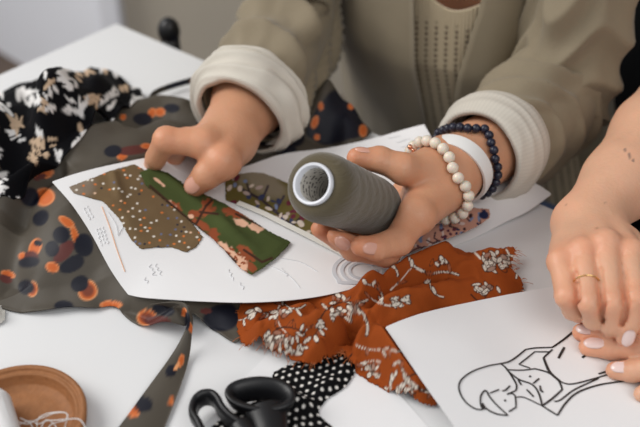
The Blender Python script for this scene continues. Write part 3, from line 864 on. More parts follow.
# ------------------------------------------------------------------ sheet with the ink drawing
v, f, c = build_sheet(d_poly, z_draw, .003, None, .0005)
dr = mesh_obj('drawing_sheet', v, f, M['paper'], None, None, sharp=50)
tag(dr, 'white sheet with a black ink line drawing of a leaning figure in a wide hat', 'paper')
INK = [([(170, 148), (130, 155), (80, 172), (45, 195), (30, 220), (35, 250), (55, 280), (85, 300), (110, 303)], 1.0), ([(110, 303), (103, 285), (103, 260), (112, 243), (122, 240), (135, 262), (160, 290), (195, 322)], 1.0), ([(195, 322), (160, 318), (130, 305), (106, 285)], 1.1),
       ([(135, 247), (165, 235)], .9), ([(195, 247), (218, 255), (222, 295)], .9), ([(222, 295), (198, 310)], .9), ([(183, 270), (188, 274)], 1.4), ([(176, 240), (188, 236), (202, 222)], 1.0), ([(192, 252), (222, 238)], .9), ([(222, 238), (222, 215), (190, 165), (170, 148)], 1.1),
       ([(170, 148), (205, 138), (255, 100)], 1.1), ([(255, 100), (290, 95), (345, 93)], 1.0), ([(345, 93), (385, 65), (420, 35)], 1.3), ([(345, 100), (315, 128)], 1.1), ([(315, 128), (335, 175), (370, 207)], 1.7), ([(232, 150), (285, 108)], .9), ([(285, 108), (338, 108)], .9), ([(232, 150), (270, 163)], .9), ([(190, 168), (240, 170), (285, 165)], .9),
       ([(285, 165), (330, 178), (365, 205), (378, 235)], 1.2), ([(378, 235), (345, 265), (310, 290)], 1.2), ([(190, 168), (230, 200), (270, 215), (290, 232), (303, 260), (310, 290)], 1.1), ([(310, 290), (362, 322)], 1.1), ([(218, 262), (250, 262), (310, 290)], .8), ([(362, 322), (390, 280), (430, 245), (500, 220), (585, 207)], 1.2), ([(585, 207), (587, 197)], 1.1),
       ([(365, 205), (405, 217), (480, 200), (550, 178)], 1.0), ([(350, 275), (372, 270), (420, 235), (500, 198)], 1.0), ([(500, 183), (535, 171)], 1.2), ([(228, 200), (240, 220)], 1.1), ([(258, 235), (282, 260)], 1.1), ([(267, 189), (272, 193)], 1.4), ([(280, 215), (300, 198)], 1.1), ([(303, 222), (306, 238), (314, 244)], 1.2), ([(365, 130), (385, 93)], 1.6), ([(445, 128), (472, 108)], 1.5), ([(106, 282), (116, 302)], 2.4)]
mk = MB()
for pl, w in INK:
    vv, ff = ribbon_vf([(450 + a / 3.368, 320 + b / 3.368) for a, b in pl], .00115 * w, z_draw, .00035, up=.0001); mk.add(vv, ff)
mk.obj('ink_drawing', M['ink'], dr, sharp=40)

# ------------------------------------------------------------------ bodies as one smooth surface each
def cap_d(p, a, b, ra, rb):
    ba = b - a
    t = np.clip(((p - a) @ ba) / (ba @ ba + 1e-12), 0, 1)
    return np.linalg.norm(p - a - t[:, None] * ba, axis=1) - (ra + (rb - ra) * t)
def ellip_d(p, c, R, rad):
    q = (p - c) @ np.asarray(R).T
    k0 = np.linalg.norm(q / rad, axis=1); k1 = np.linalg.norm(q / (np.asarray(rad) ** 2), axis=1) + 1e-9
    return k0 * (k0 - 1) / k1
def smin(a, b, k):
    h = np.clip(.5 + .5 * (b - a) / k, 0, 1)
    return b * (1 - h) + a * h - k * h * (1 - h)
def chain(p, pts, rad, k=.004):
    d = None
    for i in range(len(pts) - 1):
        e = cap_d(p, pts[i], pts[i + 1], rad[i], rad[i + 1])
        d = e if d is None else smin(d, e, k)
    return d

class Group:
    """a limb: evaluated only near its own bounds"""
    def __init__(self, fn, pts, pad):
        pts = np.asarray(pts); self.fn = fn; self.lo = pts.min(0) - pad; self.hi = pts.max(0) + pad
    def __call__(self, p):
        m = np.all((p > self.lo) & (p < self.hi), axis=1)
        out = np.linalg.norm(np.maximum(np.maximum(self.lo - p, p - self.hi), 0), axis=1) + .02
        if m.any(): out[m] = self.fn(p[m])
        return out

def surface_nets(groups, h, k=.012, B=8):
    def D(p):
        d = None
        for g in groups:
            e = g(p); d = e if d is None else smin(d, e, k)
        return d
    lo = np.min([g.lo for g in groups], 0); hi = np.max([g.hi for g in groups], 0)
    nb = np.ceil((hi - lo) / (h * B)).astype(int)
    bi = np.stack(np.meshgrid(*[np.arange(n) for n in nb], indexing='ij'), -1).reshape(-1, 3)
    act = []
    for s in range(0, len(bi), 60000):
        c = lo + (bi[s:s + 60000] + .5) * h * B
        act.append(bi[s:s + 60000][np.abs(D(c)) < h * B * 1.15 + .004])
    bi = np.concatenate(act)
    G = (nb * B + 2).astype(np.int64)
    loc = np.stack(np.meshgrid(*[np.arange(B + 1)] * 3, indexing='ij'), -1).reshape(-1, 3)
    cells_id = []; cells_v = []; quads = []
    gid = lambda q: (q[..., 0] * G[1] + q[..., 1]) * G[2] + q[..., 2]
    for s in range(0, len(bi), 400):
        b = bi[s:s + 400]
        gi = b[:, None, :] * B + loc[None]
        val = D((lo + gi.reshape(-1, 3) * h)).reshape(-1, B + 1, B + 1, B + 1)
        ins = val < 0
        n = len(b)
        corner = [(a, bb, c) for a in (0, 1) for bb in (0, 1) for c in (0, 1)]
        cs = sum(ins[:, a:B + a, bb:B + bb, c:B + c].astype(np.int8) for a, bb, c in corner)
        w = np.argwhere((cs > 0) & (cs < 8))
        if len(w):
            acc = np.zeros((len(w), 3)); cnt = np.zeros(len(w))
            cv = {q: val[w[:, 0], w[:, 1] + q[0], w[:, 2] + q[1], w[:, 3] + q[2]] for q in corner}
            for q in corner:
                for ax in range(3):
                    if q[ax]: continue
                    r = list(q); r[ax] = 1; r = tuple(r)
                    m = (cv[q] < 0) != (cv[r] < 0)
                    t = cv[q][m] / (cv[q][m] - cv[r][m])
                    pt = np.repeat(np.array(q, float)[None], m.sum(), 0); pt[:, ax] = t
                    acc[m] += pt; cnt[m] += 1
            base = b[w[:, 0]] * B + w[:, 1:]
            cells_id.append(gid(base)); cells_v.append(lo + (base + acc / cnt[:, None]) * h)
        for ax in range(3):
            sl0 = [slice(None), slice(0, B), slice(0, B), slice(0, B)]; sl1 = list(sl0); sl1[ax + 1] = slice(1, B + 1)
            A, C = ins[tuple(sl0)], ins[tuple(sl1)]
            w = np.argwhere(A != C)
            if not len(w): continue
            base = b[w[:, 0]] * B + w[:, 1:]
            fl = A[w[:, 0], w[:, 1], w[:, 2], w[:, 3]]
            o1, o2 = [(1, 2), (2, 0), (0, 1)][ax]
            q = []
            for d1, d2 in ((0, 0), (1, 0), (1, 1), (0, 1)):
                c = base.copy(); c[:, o1] -= d1; c[:, o2] -= d2; q.append(gid(c))
            q = np.stack(q, 1)
            q[~fl] = q[~fl][:, ::-1]
            quads.append(q)
    ids = np.concatenate(cells_id); V = np.concatenate(cells_v)
    ids, u = np.unique(ids, return_index=True); V = V[u]
    Q = np.concatenate(quads)
    k_ = np.searchsorted(ids, Q); k_ = np.minimum(k_, len(ids) - 1)
    ok = (ids[k_] == Q).all(1)
    return V, k_[ok][:, ::-1]

def orient(V, F):
    """face order so that normals point outwards (tested on the topmost vertex)"""
    a, b, c = V[F[:, 0]], V[F[:, 1]], V[F[:, 2]]
    vol = np.einsum('ij,ij->i', a, np.cross(b, c)).sum()
    return F if vol > 0 else F[:, ::-1]

def hand_fn(palm, fingers, arm, extra=(), kp=.009, kf=.005, dents=()):
    """palm: capsules, fingers: (points, radii), arm: (points, radii)"""
    def fn(p):
        d = None
        for a, b, ra, rb in palm:
            e = cap_d(p, a, b, ra, rb); d = e if d is None else smin(d, e, kp)
        d = smin(d, chain(p, arm[0], arm[1], .012), .014)
        out = d
        for pts, rad in fingers:
            out = smin(out, smin(d, chain(p, pts, rad, .003), kf), .0008)
        for a, b, r, amt in extra:
            out = smin(out, cap_d(p, a, b, r, r), amt)
        for a, b, r, amt in dents:
            out = -smin(-out, cap_d(p, a, b, r, r), amt)
        return out
    return fn

def fpts(*a): return np.array([P(*q) for q in a])
def lens(name, pts): 
    return [round(float(np.linalg.norm(pts[i + 1] - pts[i])) * 100, 1) for i in range(len(pts) - 1)]

def make_nail(parent, base, tip, up, width, length, m, name='fingernail', r=.008):
    """a curved nail plate on the back of a fingertip"""
    ax = tip - base; ax /= np.linalg.norm(ax)
    up = up - ax * (up @ ax); up /= np.linalg.norm(up); sd = np.cross(ax, up)
    V_, F_ = [], []
    nu, nv = 9, 9
    for lay in (0, 1):
        for i in range(nu):
            for j in range(nv):
                t = i / (nu - 1); s = j / (nv - 1) * 2 - 1
                ww = width * .43 * (1 - .45 * (abs(2 * t - 1)) ** 3)
                ang = s * ww / r
                rr = r + .0002 - lay * .0011
                al = length * (t - .82 + .10 * (1 - s * s) * (1 if t > .5 else -1) * abs(2 * t - 1))
                drop = .0016 * max(0, t - .55) ** 2 * 4
                V_.append(tip + ax * al + sd * math.sin(ang) * rr + up * (math.cos(ang) * rr - drop))
    N = nu * nv
    for i in range(nu - 1):
        for j in range(nv - 1):
            q = (i * nv + j, i * nv + j + 1, (i + 1) * nv + j + 1, (i + 1) * nv + j)
            F_ += [q, tuple(k + N for k in q[::-1])]
    for i in range(nu - 1):
        for j in (0, nv - 1): F_.append((i * nv + j, (i + 1) * nv + j, (i + 1) * nv + j + N, i * nv + j + N))
    for j in range(nv - 1):
        for i in (0, nu - 1): F_.append((i * nv + j, i * nv + j + 1, i * nv + j + 1 + N, i * nv + j + N))
    return mesh_obj(name, V_, F_, m, parent, None)

def head_group(neck, head, look, hh=.115):
    """neck base, head centre, direction of the face"""
    look = np.asarray(look, float); look /= np.linalg.norm(look)
    up = head - neck; up = up - look * (up @ look) ; up /= np.linalg.norm(up); sd = np.cross(look, up)
    R = np.array([sd, look, up])
    def fn(p):
        d = ellip_d(p, head + up * .015, R, (.074, .095, hh))
        d = smin(d, ellip_d(p, head + look * .035 - up * .055, R, (.052, .055, .06)), .03)
        d = smin(d, cap_d(p, neck, head - up * .05 - look * .015, .056, .052), .03)
        d = smin(d, cap_d(p, head + look * .088 + up * .012, head + look * .108 - up * .022, .008, .013), .012)
        for s in (-1, 1):
            d = -smin(-d, np.linalg.norm(p - (head + look * .102 + up * .012 + sd * s * .032), axis=1) - .016, .012) if False else d
            e = head + look * .098 + up * .014 + sd * s * .031
            d = np.maximum(d, -(np.linalg.norm(p - e, axis=1) - .013))
            d = smin(d, np.linalg.norm(p - (head + look * .084 + up * .014 + sd * s * .031), axis=1) - .0125, .004)
            d = smin(d, ellip_d(p, head + sd * s * .077 - look * .005, R, (.010, .018, .030)), .008)
        d = smin(d, cap_d(p, head + look * .088 - up * .052 - sd * .02, head + look * .088 - up * .052 + sd * .02, .0075, .0075), .008)
        return d
    return Group(fn, [neck, head + up * .12, head - look * .1, head + look * .12, head + sd * .09, head - sd * .09], .03), (head, look, up, sd, R)

def ribs_noise(p, s, seed): return noise3(p * s, seed)

def skin_cols(V, base, red_pts=(), seed=0):
    c = np.repeat(base[None], len(V), 0)
    n1 = noise3(V * 28, seed); n2 = noise3(V * 110, seed + 1)
    c = c * (1 + .07 * n1 + .05 * n2)[:, None]
    red = np.zeros(len(V))
    for q, r, a in red_pts:
        red += a * np.exp(-(np.linalg.norm(V - q, axis=1) / r) ** 2)
    red = np.clip(red * 1.35 + .16 * n1 + .08 * n2, 0, 1)[:, None]
    return c * (1 - red) + c * np.array([1.0, .70, .60]) * red

# ================================================================== the woman in the taupe jacket
# right arm and hand (left in the photograph), pinching the green scrap
WA = P(229, 136, .046); EA = S(.232, .053, .053); SHA = S(.213, .125, .27)
# thumb side and little-finger side of the wrist
wA1, wA2 = P(232, 143, .046), P(224, 128, .046)
idxA = fpts((204, 144, .060), (167, 140, .064), (156, 158, .043), (150, 173, .021))
thbA = fpts((229, 148, .046), (223, 162, .050), (207, 175, .040), (195, 186, .0285))
midA = fpts((207, 140, .056), (180, 143, .052), (174, 155, .034), (174, 166, .018))
rngA = fpts((211, 137, .049), (186, 139, .041), (180, 150, .026), (181, 160, .014))
pnkA = fpts((217, 135, .041), (196, 136, .031), (190, 144, .020), (190, 152, .012))
for nm, q in (('idxA', idxA), ('thbA', thbA), ('midA', midA)): print(nm, lens(nm, q))
palmA = [(wA1, idxA[0], .0165, .0125), (WA, midA[0], .0165, .012), (WA, rngA[0], .016, .0115), (wA2, pnkA[0], .015, .011), (thbA[0], P(212, 150, .054), .0145, .009), (wA1, thbA[0], .017, .016)]
print('arm A', lens('', np.array([WA, EA, SHA])), px_of(np.array([EA, SHA])))
gA = Group(hand_fn(palmA, [(idxA, (.0118, .0110, .0088, .0072)), (thbA, (.0165, .0142, .0118, .0094)), (midA, (.0115, .0102, .0086, .0070)), (rngA, (.0110, .0098, .0082, .0068)), (pnkA, (.0100, .0086, .0074, .0062))],
                   (np.array([WA + (EA - WA) * .02, WA + (EA - WA) * .28, WA + (EA - WA) * .62, EA]), (.0240, .0320, .0350, .0340)),
                   extra=[(idxA[1], idxA[1], .0105, .004), (thbA[1], thbA[1], .0135, .006), (wA1 + np.array([.004, .0, .010]), P(222, 158, .056), .0045, .006)]),
           np.vstack([idxA, thbA, midA, rngA, pnkA, [WA, EA]]), .05)
# left arm and hand (right in the photograph), holding the thread cone
NEAR = P(313, 184, .112)                                   # centre of the cone's open end
AX = np.array([-.43, -.62, .65]); AX /= np.linalg.norm(AX)  # from the base to the open end
CL = .112
BASE = NEAR - AX * CL
print('cone base', BASE - [0, 0, TZ], px_of(BASE[None]))
WB = P(449, 174, .046); EB = S(.500, .122, .018); SHB = S(.502, .165, .27)
print('arm B', lens('', np.array([WB, EB, SHB])), px_of(np.array([EB, SHB])))
wB1, wB2 = P(441, 160, .050), P(449, 188, .042)
thbB = fpts((425, 172, .058), (403, 169, .070), (379, 161, .075), (357, 158, .079))
idxB = fpts((415, 216, .050), (398, 241, .050), (376, 248, .056), (361, 246, .062))
midB = fpts((414, 214, .036), (386, 253, .034), (353, 249, .044), (337, 236, .056))
rngB = fpts((410, 206, .026), (374, 243, .022), (340, 240, .036), (320, 229, .050))
pnkB = fpts((404, 196, .022), (382, 218, .014), (358, 230, .020), (340, 232, .030))
for nm, q in (('thbB', thbB), ('idxB', idxB), ('midB', midB)): print(nm, lens(nm, q))
palmB = [(wB2, idxB[0], .0175, .0130), (WB, midB[0], .018, .012), (WB, rngB[0], .017, .012), (wB1, pnkB[0], .016, .012), (wB1, thbB[0], .0165, .0165), (thbB[0], P(414, 192, .040), .012, .008), (P(430, 190, .042), idxB[0], .0135, .0120)]
gB = Group(hand_fn(palmB, [(thbB, (.0160, .0125, .0106, .0080)), (idxB, (.0128, .0108, .0092, .0074)), (midB, (.0118, .0106, .0090, .0074)), (rngB, (.0115, .0100, .0085, .0070)), (pnkB, (.0105, .0088, .0076, .0062))],
                   (np.array([WB, WB + (EB - WB) * .28, WB + (EB - WB) * .62, EB]), (.0235, .0275, .0335, .0355)),
                   extra=[(idxB[0] + np.array([.002, -.002, .002]), idxB[0], .0134, .004), (thbB[2], thbB[2], .0112, .003)], dents=[(BASE + AX * .016, NEAR + AX * .02, .0254, .004)]),
           np.vstack([idxB, thbB, midB, rngB, pnkB, [WB, EB]]), .05)
# trunk
SC = .342
TB, TM, TT = S(SC, .33, -.27), S(SC, .218, .03), S(SC, .190, .24)
nkW, hdW = S(SC + .01, .150, .30), S(SC + .01, .085, .43)
hgW, hfW = head_group(nkW, hdW, -NN + np.array([0, 0, -.55]))
def trunk_fn(tb, tm, tt, e1, shA, eA, shB, eB, hips, nk, w=.085, dpt=.082):
    def fn(p):
        d = None
        for a, b, ra, rb in [(tb - e1 * w, tm - e1 * w, dpt, dpt), (tb + e1 * w, tm + e1 * w, dpt, dpt), (tm - e1 * w, tt - e1 * w * .9, dpt, .075), (tm + e1 * w, tt + e1 * w * .9, dpt, .075), (tb, tm, .09, .09), (tm, tt, .088, .08), (tt, nk, .06, .052),
                             (tt - e1 * .05, shA - [0, 0, .012], .052, .040), (tt + e1 * .05, shB - [0, 0, .012], .052, .040), (shA - [0, 0, .012], eA, .040, .035), (shB - [0, 0, .012], eB, .040, .035)]:
            e = cap_d(p, a, b, ra, rb); d = e if d is None else smin(d, e, .018)
        for pts, rad in hips: d = smin(d, chain(p, pts, rad, .03), .03)
        return d
    return fn
hipsW = [(np.array([S(SC + s * .09, .30, -.27), S(SC + s * .10, -.10, -.20), S(SC + s * .10, -.12, -.62), S(SC + s * .10, -.12, -.69), S(SC + s * .11, -.26, -.705)]), (.085, .065, .042, .040, .032)) for s in (-1, 1)]
gT = Group(trunk_fn(TB, TM, TT, E1, SHA, EA, SHB, EB, hipsW, nkW, .056, .076), np.vstack([TB, TT, SHA, EA, SHB, EB, nkW] + [h[0] for h in hipsW]), .12)
V, F = surface_nets([gA, gB, gT, hgW], .0019, .006)
F = orient(V, F)
SKW = srgb(206, 152, 119)
redW = [(q[-1], .014, .55) for q in (idxA, thbA, midA, thbB, idxB, midB, rngB)] + [(q[1], .013, .30) for q in (idxA, thbA, thbB, idxB, midB)] + [(idxB[0], .016, .35), (thbA[1], .014, .25)]
def skin_relief(V, F, centres, reach, amt):
    """fine creases of the skin round the joints"""
    a = V[F[:, 1]] - V[F[:, 0]]; b = V[F[:, 3]] - V[F[:, 0]]
    fn_ = np.cross(a, b); N_ = np.zeros_like(V)
    for k in range(4): np.add.at(N_, F[:, k], fn_)
    N_ /= np.linalg.norm(N_, axis=1)[:, None] + 1e-12
    w = np.zeros(len(V))
    for q, ax in centres:
        d = V - q; al = d @ ax; rr = np.linalg.norm(d, axis=1)
        w += np.exp(-(rr / reach) ** 2) * (.5 - .5 * np.cos(al * 2 * math.pi / .0042 + 2.0 * noise3(V * 120, 5)))
    return V - N_ * (w * amt)[:, None] + N_ * (noise3(V * 75, 2) * .00035)[:, None]
def joints(*fs):
    out = []
    for q in fs:
        for k in (1, 2):
            ax = q[k + 1] - q[k - 1]; out.append((q[k], ax / np.linalg.norm(ax)))
    return out
V = skin_relief(V, F, joints(idxA, thbA, midA, thbB, idxB, midB, rngB) + [(WA, (EA - WA) / np.linalg.norm(EA - WA)), (WB, (EB - WB) / np.linalg.norm(EB - WB))], .010, .0007)
wom = mesh_obj('person', V, F, M['skin'], None, skin_cols(V, SKW, redW, 3))
print('woman verts', len(V))
tag(wom, 'woman in a taupe jacket with rolled pale cuffs, holding the thread cone', 'person')
camp = _o
make_nail(wom, thbA[2], thbA[3], np.array([-.12, -.80, .58]), .0165, .0140, M['nail'], r=.0110)
make_nail(wom, thbB[2], thbB[3], np.array([-.10, .15, .95]), .0120, .0125, M['nail'], r=.0088)
make_nail(wom, idxB[2], idxB[3], np.array([-.25, -.75, .55]), .0105, .0115, M['nail'], r=.0081)
make_nail(wom, midB[2], midB[3], np.array([-.1, -.85, .45]), .0105, .0115, M['nail'], r=.0081)
make_nail(wom, idxA[2], idxA[3], np.array([-.95, .1, .3]), .0105, .0115, M['nail'], r=.0079)

# ================================================================== the second person, right edge
WC = P(587, 222, .040); EC = P(692, 98, .062)
wC1, wC2 = P(600, 224, .041), P(573, 224, .039)
pnkC = fpts((561, 262, .054), (566, 296, .050), (573, 310, .034), (579, 315, .022))
rngC = fpts((582, 252, .061), (589, 303, .053), (594, 319, .035), (598, 322, .022))
midC = fpts((606, 246, .064), (612, 303, .055), (612, 324, .037), (610, 330, .024))
idxC = fpts((631, 253, .062), (635, 299, .058), (630, 322, .042), (625, 338, .030))
thbC = fpts((622, 244, .046), (648, 278, .040), (650, 306, .036), (643, 326, .032))
for nm, q in (('pnkC', pnkC), ('rngC', rngC), ('midC', midC), ('idxC', idxC)): print(nm, lens(nm, q))
print('arm C', lens('', np.array([WC, EC])))
palmC = [(wC2, pnkC[0], .0140, .0092), (WC, rngC[0], .0165, .0094), (WC, midC[0], .0165, .0098), (wC1, idxC[0], .0145, .0094), (wC1, thbC[0], .015, .013)]
def grooves(pairs, up, r=.0020):
    out = []
    for A_, B_ in pairs:
        q = [(A_[0] * .62 + A_[1] * .38 + B_[0] * .62 + B_[1] * .38) / 2, (A_[1] + B_[1]) / 2, (A_[2] + B_[2]) / 2]
        out += [(q[0] + up * .9, q[1] + up * .62, r, .0025), (q[1] + up * .62, q[2] + up * .55, r, .0025)]
    return out
gC = Group(hand_fn(palmC, [(pnkC, (.0086, .0073, .0069, .0058)), (rngC, (.0088, .0077, .0073, .0061)), (midC, (.0091, .0079, .0074, .0063)), (idxC, (.0088, .0075, .0069, .0060)), (thbC, (.0150, .0120, .0100, .0080))],
                   (np.array([WC, WC + (EC - WC) * .30, WC + (EC - WC) * .65, EC]), (.0225, .0290, .0375, .0410)),
                   extra=[(midC[0] + np.array([0, .001, .0012]), midC[0], .0103, .004), (rngC[0], rngC[0], .0098, .003), (idxC[0], idxC[0], .0098, .003), (pnkC[0], pnkC[0], .0096, .003)], kp=.006, kf=.002, dents=grooves([(pnkC, rngC), (rngC, midC), (midC, idxC)], np.array([0, -.0056, .0046]))),
           np.vstack([pnkC, rngC, midC, idxC, thbC, [WC, EC]]), .05)
WD = P(716, 352, .030); ED = np.array([.455, .515, TZ + .045])
idxD = fpts((668, 334, .026), (632, 338, .018), (601, 335.5, .0115), (581, 332.5, .0090))
midD = fpts((676, 345, .026), (642, 348, .018), (612, 348, .0105), (588, 346.5, .0085))
rngD = fpts((682, 356, .024), (656, 367, .017), (632, 371, .0105), (615, 370.5, .0085))
pnkD = fpts((688, 366, .021), (668, 385, .013), (652, 392, .009), (642, 394, .0075))
thbD = fpts((705, 328, .026), (672, 312, .020), (652, 304, .014), (634, 300, .010))
for nm, q in (('idxD', idxD), ('midD', midD), ('rngD', rngD)): print(nm, lens(nm, q))
palmD = [(WD, idxD[0], .018, .011), (WD, midD[0], .019, .012), (WD, rngD[0], .018, .011), (WD, pnkD[0], .016, .010), (WD, thbD[0], .017, .014)]
gD = Group(hand_fn(palmD, [(idxD, (.0108, .0092, .0080, .0064)), (midD, (.0110, .0092, .0080, .0066)), (rngD, (.0106, .0088, .0076, .0062)), (pnkD, (.0095, .0080, .0068, .0056)), (thbD, (.0140, .0112, .0096, .0078))],
                   (np.array([WD, WD + (ED - WD) * .35, ED]), (.0240, .0310, .0390))), np.vstack([idxD, midD, rngD, pnkD, thbD, [WD, ED]]), .05)
E1b = np.array([.60, -.80, 0]); NNb = np.array([.80, .60, 0])
c2 = np.array([.56, .70, TZ])
TBb, TMb, TTb = c2 + NNb * .12 + [0, 0, -.27], c2 + NNb * .06 + [0, 0, .05], c2 + NNb * .04 + [0, 0, .27]
SHC, SHD = TTb - E1b * .16, TTb + E1b * .17
nkP, hdP = TTb + np.array([-.02, -.015, .07]), TTb + np.array([-.07, -.05, .20])
hgP, hfP = head_group(nkP, hdP, -NNb + np.array([0, 0, -.55]))
hipsP = [(np.array([c2 + NNb * .14 + E1b * s * .09 + [0, 0, -.27], c2 - NNb * .26 + E1b * s * .10 + [0, 0, -.20], c2 - NNb * .28 + E1b * s * .10 + [0, 0, -.62], c2 - NNb * .28 + E1b * s * .10 + [0, 0, -.69], c2 - NNb * .42 + E1b * s * .11 + [0, 0, -.705]]), (.085, .065, .042, .040, .032)) for s in (-1, 1)]
gU = Group(trunk_fn(TBb, TMb, TTb, E1b, SHC, EC, SHD, ED, hipsP, nkP, .08, .078), np.vstack([TBb, TTb, SHC, EC, SHD, ED, nkP] + [h[0] for h in hipsP]), .12)
V, F = surface_nets([gC, gD, gU, hgP], .0019, .0012)
F = orient(V, F)
SKP = srgb(218, 170, 140)
redP = [(q[-1], .012, .35) for q in (idxC, idxD, midD, rngD)] + [(q[0], .012, .40) for q in (pnkC, rngC, midC, idxC)] + [(q[1], .011, .32) for q in (pnkC, rngC, midC, idxC)]
V = skin_relief(V, F, joints(pnkC, rngC, midC, idxC, idxD, midD, rngD), .009, .0006)
cc = skin_cols(V, SKP, redP, 9)
tpx, tpy = px_of(V)
tm_ = (V[:, 2] > TZ + .07)
d_, _, _, _ = dist_poly(tpx, tpy, [(625, 149), (629, 155), (633, 161)])
cc[tm_] = over(cc[tm_], (1 - sstep(.5, 1.3, d_[tm_])) * .7, srgb(70, 66, 70))
for mx_, my_ in ((605, 203), (597, 228), (566, 205)):
    cc = over(cc, (1 - sstep(.6, 1.5, np.hypot(tpx - mx_, tpy - my_))) * .45 * (V[:, 2] > TZ + .055), srgb(120, 74, 54))
per = mesh_obj('person', V, F, M['skin'], None, cc)
tag(per, 'person at the right edge with bare forearms and folded hands, gold ring', 'person')
make_nail(per, idxC[2], idxC[3], np.array([-.05, -.88, .50]), .0100, .0115, M['nail_pale'], r=.0074)
make_nail(per, idxD[2], idxD[3], np.array([0, -.35, .92]), .0098, .0115, M['nail_pale'], r=.0071)
make_nail(per, midD[2], midD[3], np.array([0, -.35, .92]), .0098, .0118, M['nail_pale'], r=.0073)
make_nail(per, rngD[2], rngD[3], np.array([0, -.35, .92]), .0095, .0112, M['nail_pale'], r=.0069)
# ring on the ring finger
t_ = .62; q = rngC[0] * (1 - t_) + rngC[1] * t_; r_ = .0088 * (1 - t_) + .0077 * t_ + .0003
ax_ = rngC[1] - rngC[0]; ax_ /= np.linalg.norm(ax_)
prof = [(r_ + .0001 + .0006 * math.cos(a), .0006 * math.sin(a)) for a in np.linspace(0, 2 * math.pi, 9)]
v, f = lathe_vf(prof, 40, q, ax_)
mesh_obj('finger_ring', v, f, M['gold'], per)

# ================================================================== clothes
def shell_tube(path, rad, seg, n, disp=None, thick=.002, colfun=None, seed=0, squash=None, flip=False):
    """an open tube of cloth with an inside; disp(theta, t) -> radial offset"""
    path = resample(path, n); rad = resample(np.c_[np.asarray(rad, float), np.zeros(len(rad)), np.zeros(len(rad))], n)[:, 0]
    T, U, W = frames(path)
    th = np.linspace(0, 2 * math.pi, seg, endpoint=False); t = np.linspace(0, 1, n)
    TH, TT_ = np.meshgrid(th, t)
    R = rad[:, None] + (disp(TH, TT_) if disp else 0)
    dirs = np.cos(TH)[..., None] * U[:, None] + np.sin(TH)[..., None] * W[:, None]
    outer = (path[:, None] + dirs * R[..., None]).reshape(-1, 3)
    inner = (path[:, None] + dirs * (R - thick)[..., None]).reshape(-1, 3)
    N = n * seg; f = []
    for a in range(n - 1):
        for b in range(seg):
            q = (a * seg + b, a * seg + (b + 1) % seg, (a + 1) * seg + (b + 1) % seg, (a + 1) * seg + b)
            f.append(q); f.append(tuple(k + N for k in q[::-1]))
    for a in (0, n - 1):
        for b in range(seg):
            q = (a * seg + b, a * seg + (b + 1) % seg, a * seg + (b + 1) % seg + N, a * seg + b + N)
            f.append(q if a else q[::-1])
    v = np.concatenate([outer, inner])
    c = None
    if colfun is not None:
        c = colfun(TH.ravel(), TT_.ravel(), outer); c = np.concatenate([c, c])
    return v, f, c

def folds(seed, amp, freq=5, mid=.5, tw=2):
    rs = np.random.RandomState(seed)
    ph = rs.uniform(0, 6.3, 6)
    def d(th, t):
        n = noise3(np.stack([np.cos(th).ravel() * 1.3, np.sin(th).ravel() * 1.3, t.ravel() * freq * .7], 1), seed).reshape(th.shape)
        n2 = noise3(np.stack([np.cos(th).ravel() * 2.6, np.sin(th).ravel() * 2.6, t.ravel() * freq * 1.6], 1), seed + 7).reshape(th.shape)
        w = np.sin(2 * math.pi * (freq * t) + tw * np.cos(th + ph[0]) + 2.2 * n + ph[1])
        env = .35 + .65 * np.exp(-((t - mid) / .28) ** 2)
        return np.maximum(amp * env * (.7 * (1 - np.abs(w)) ** 1.0 * 1.2 - .4 + .9 * n + .5 * n2), -.0065)
    return d

JACK = srgb(138, 126, 104)
def ramp_env(d, a=.06):
    return lambda th, t: d(th, t) * np.clip(t / a, 0, 1)
# right sleeve (left in the photograph) and its cuff
fa = EA - WA
pA = [WA + fa * .25, WA + fa * .56, EA + np.array([0, .0, .006]) - fa * .05, EA * .72 + SHA * .28, EA * .4 + SHA * .6, SHA + [0, 0, .004], SHA * .7 + TT * .3 + [0, 0, .036], SHA * .35 + TT * .65 + [0, 0, .036]]
v, f, _ = shell_tube(pA, [.0435, .0470, .0475, .0455, .0500, .0600, .052, .040], 110, 150, ramp_env(folds(3, .019, 5.0, .30, 2.2)), .002)
mesh_obj('jacket_sleeve', v, f, M['jacket'], wom)
def col_cuff(kind):
    def c(th, t, p):
        base = np.repeat(srgb(206, 200, 188)[None], len(th), 0)
        if kind: base = base * (1 - .09 * (.5 + .5 * np.sin(th * 80)))[:, None]
        else: base = base * (1 + .03 * noise2(th * 6, t * 10, 4))[:, None]
        return base
    return c
def roll(base_amp, seed):
    fo = folds(seed, base_amp, 2.2, .5, 1.2)
    return lambda th, t: fo(th, t) + .0035 * np.sin(np.pi * np.clip(t, 0, 1)) 
cA = [WA + fa * .150 + np.array([-.002, 0, -.002]), WA + fa * .205, WA + fa * .26, WA + fa * .32]
v, f, c = shell_tube(cA, [.0440, .0475, .0490, .0490], 110, 44, roll(.0070, 12), .0045, col_cuff(0))
mesh_obj('rolled_cuff', v, f, M['cuff'], wom, c)
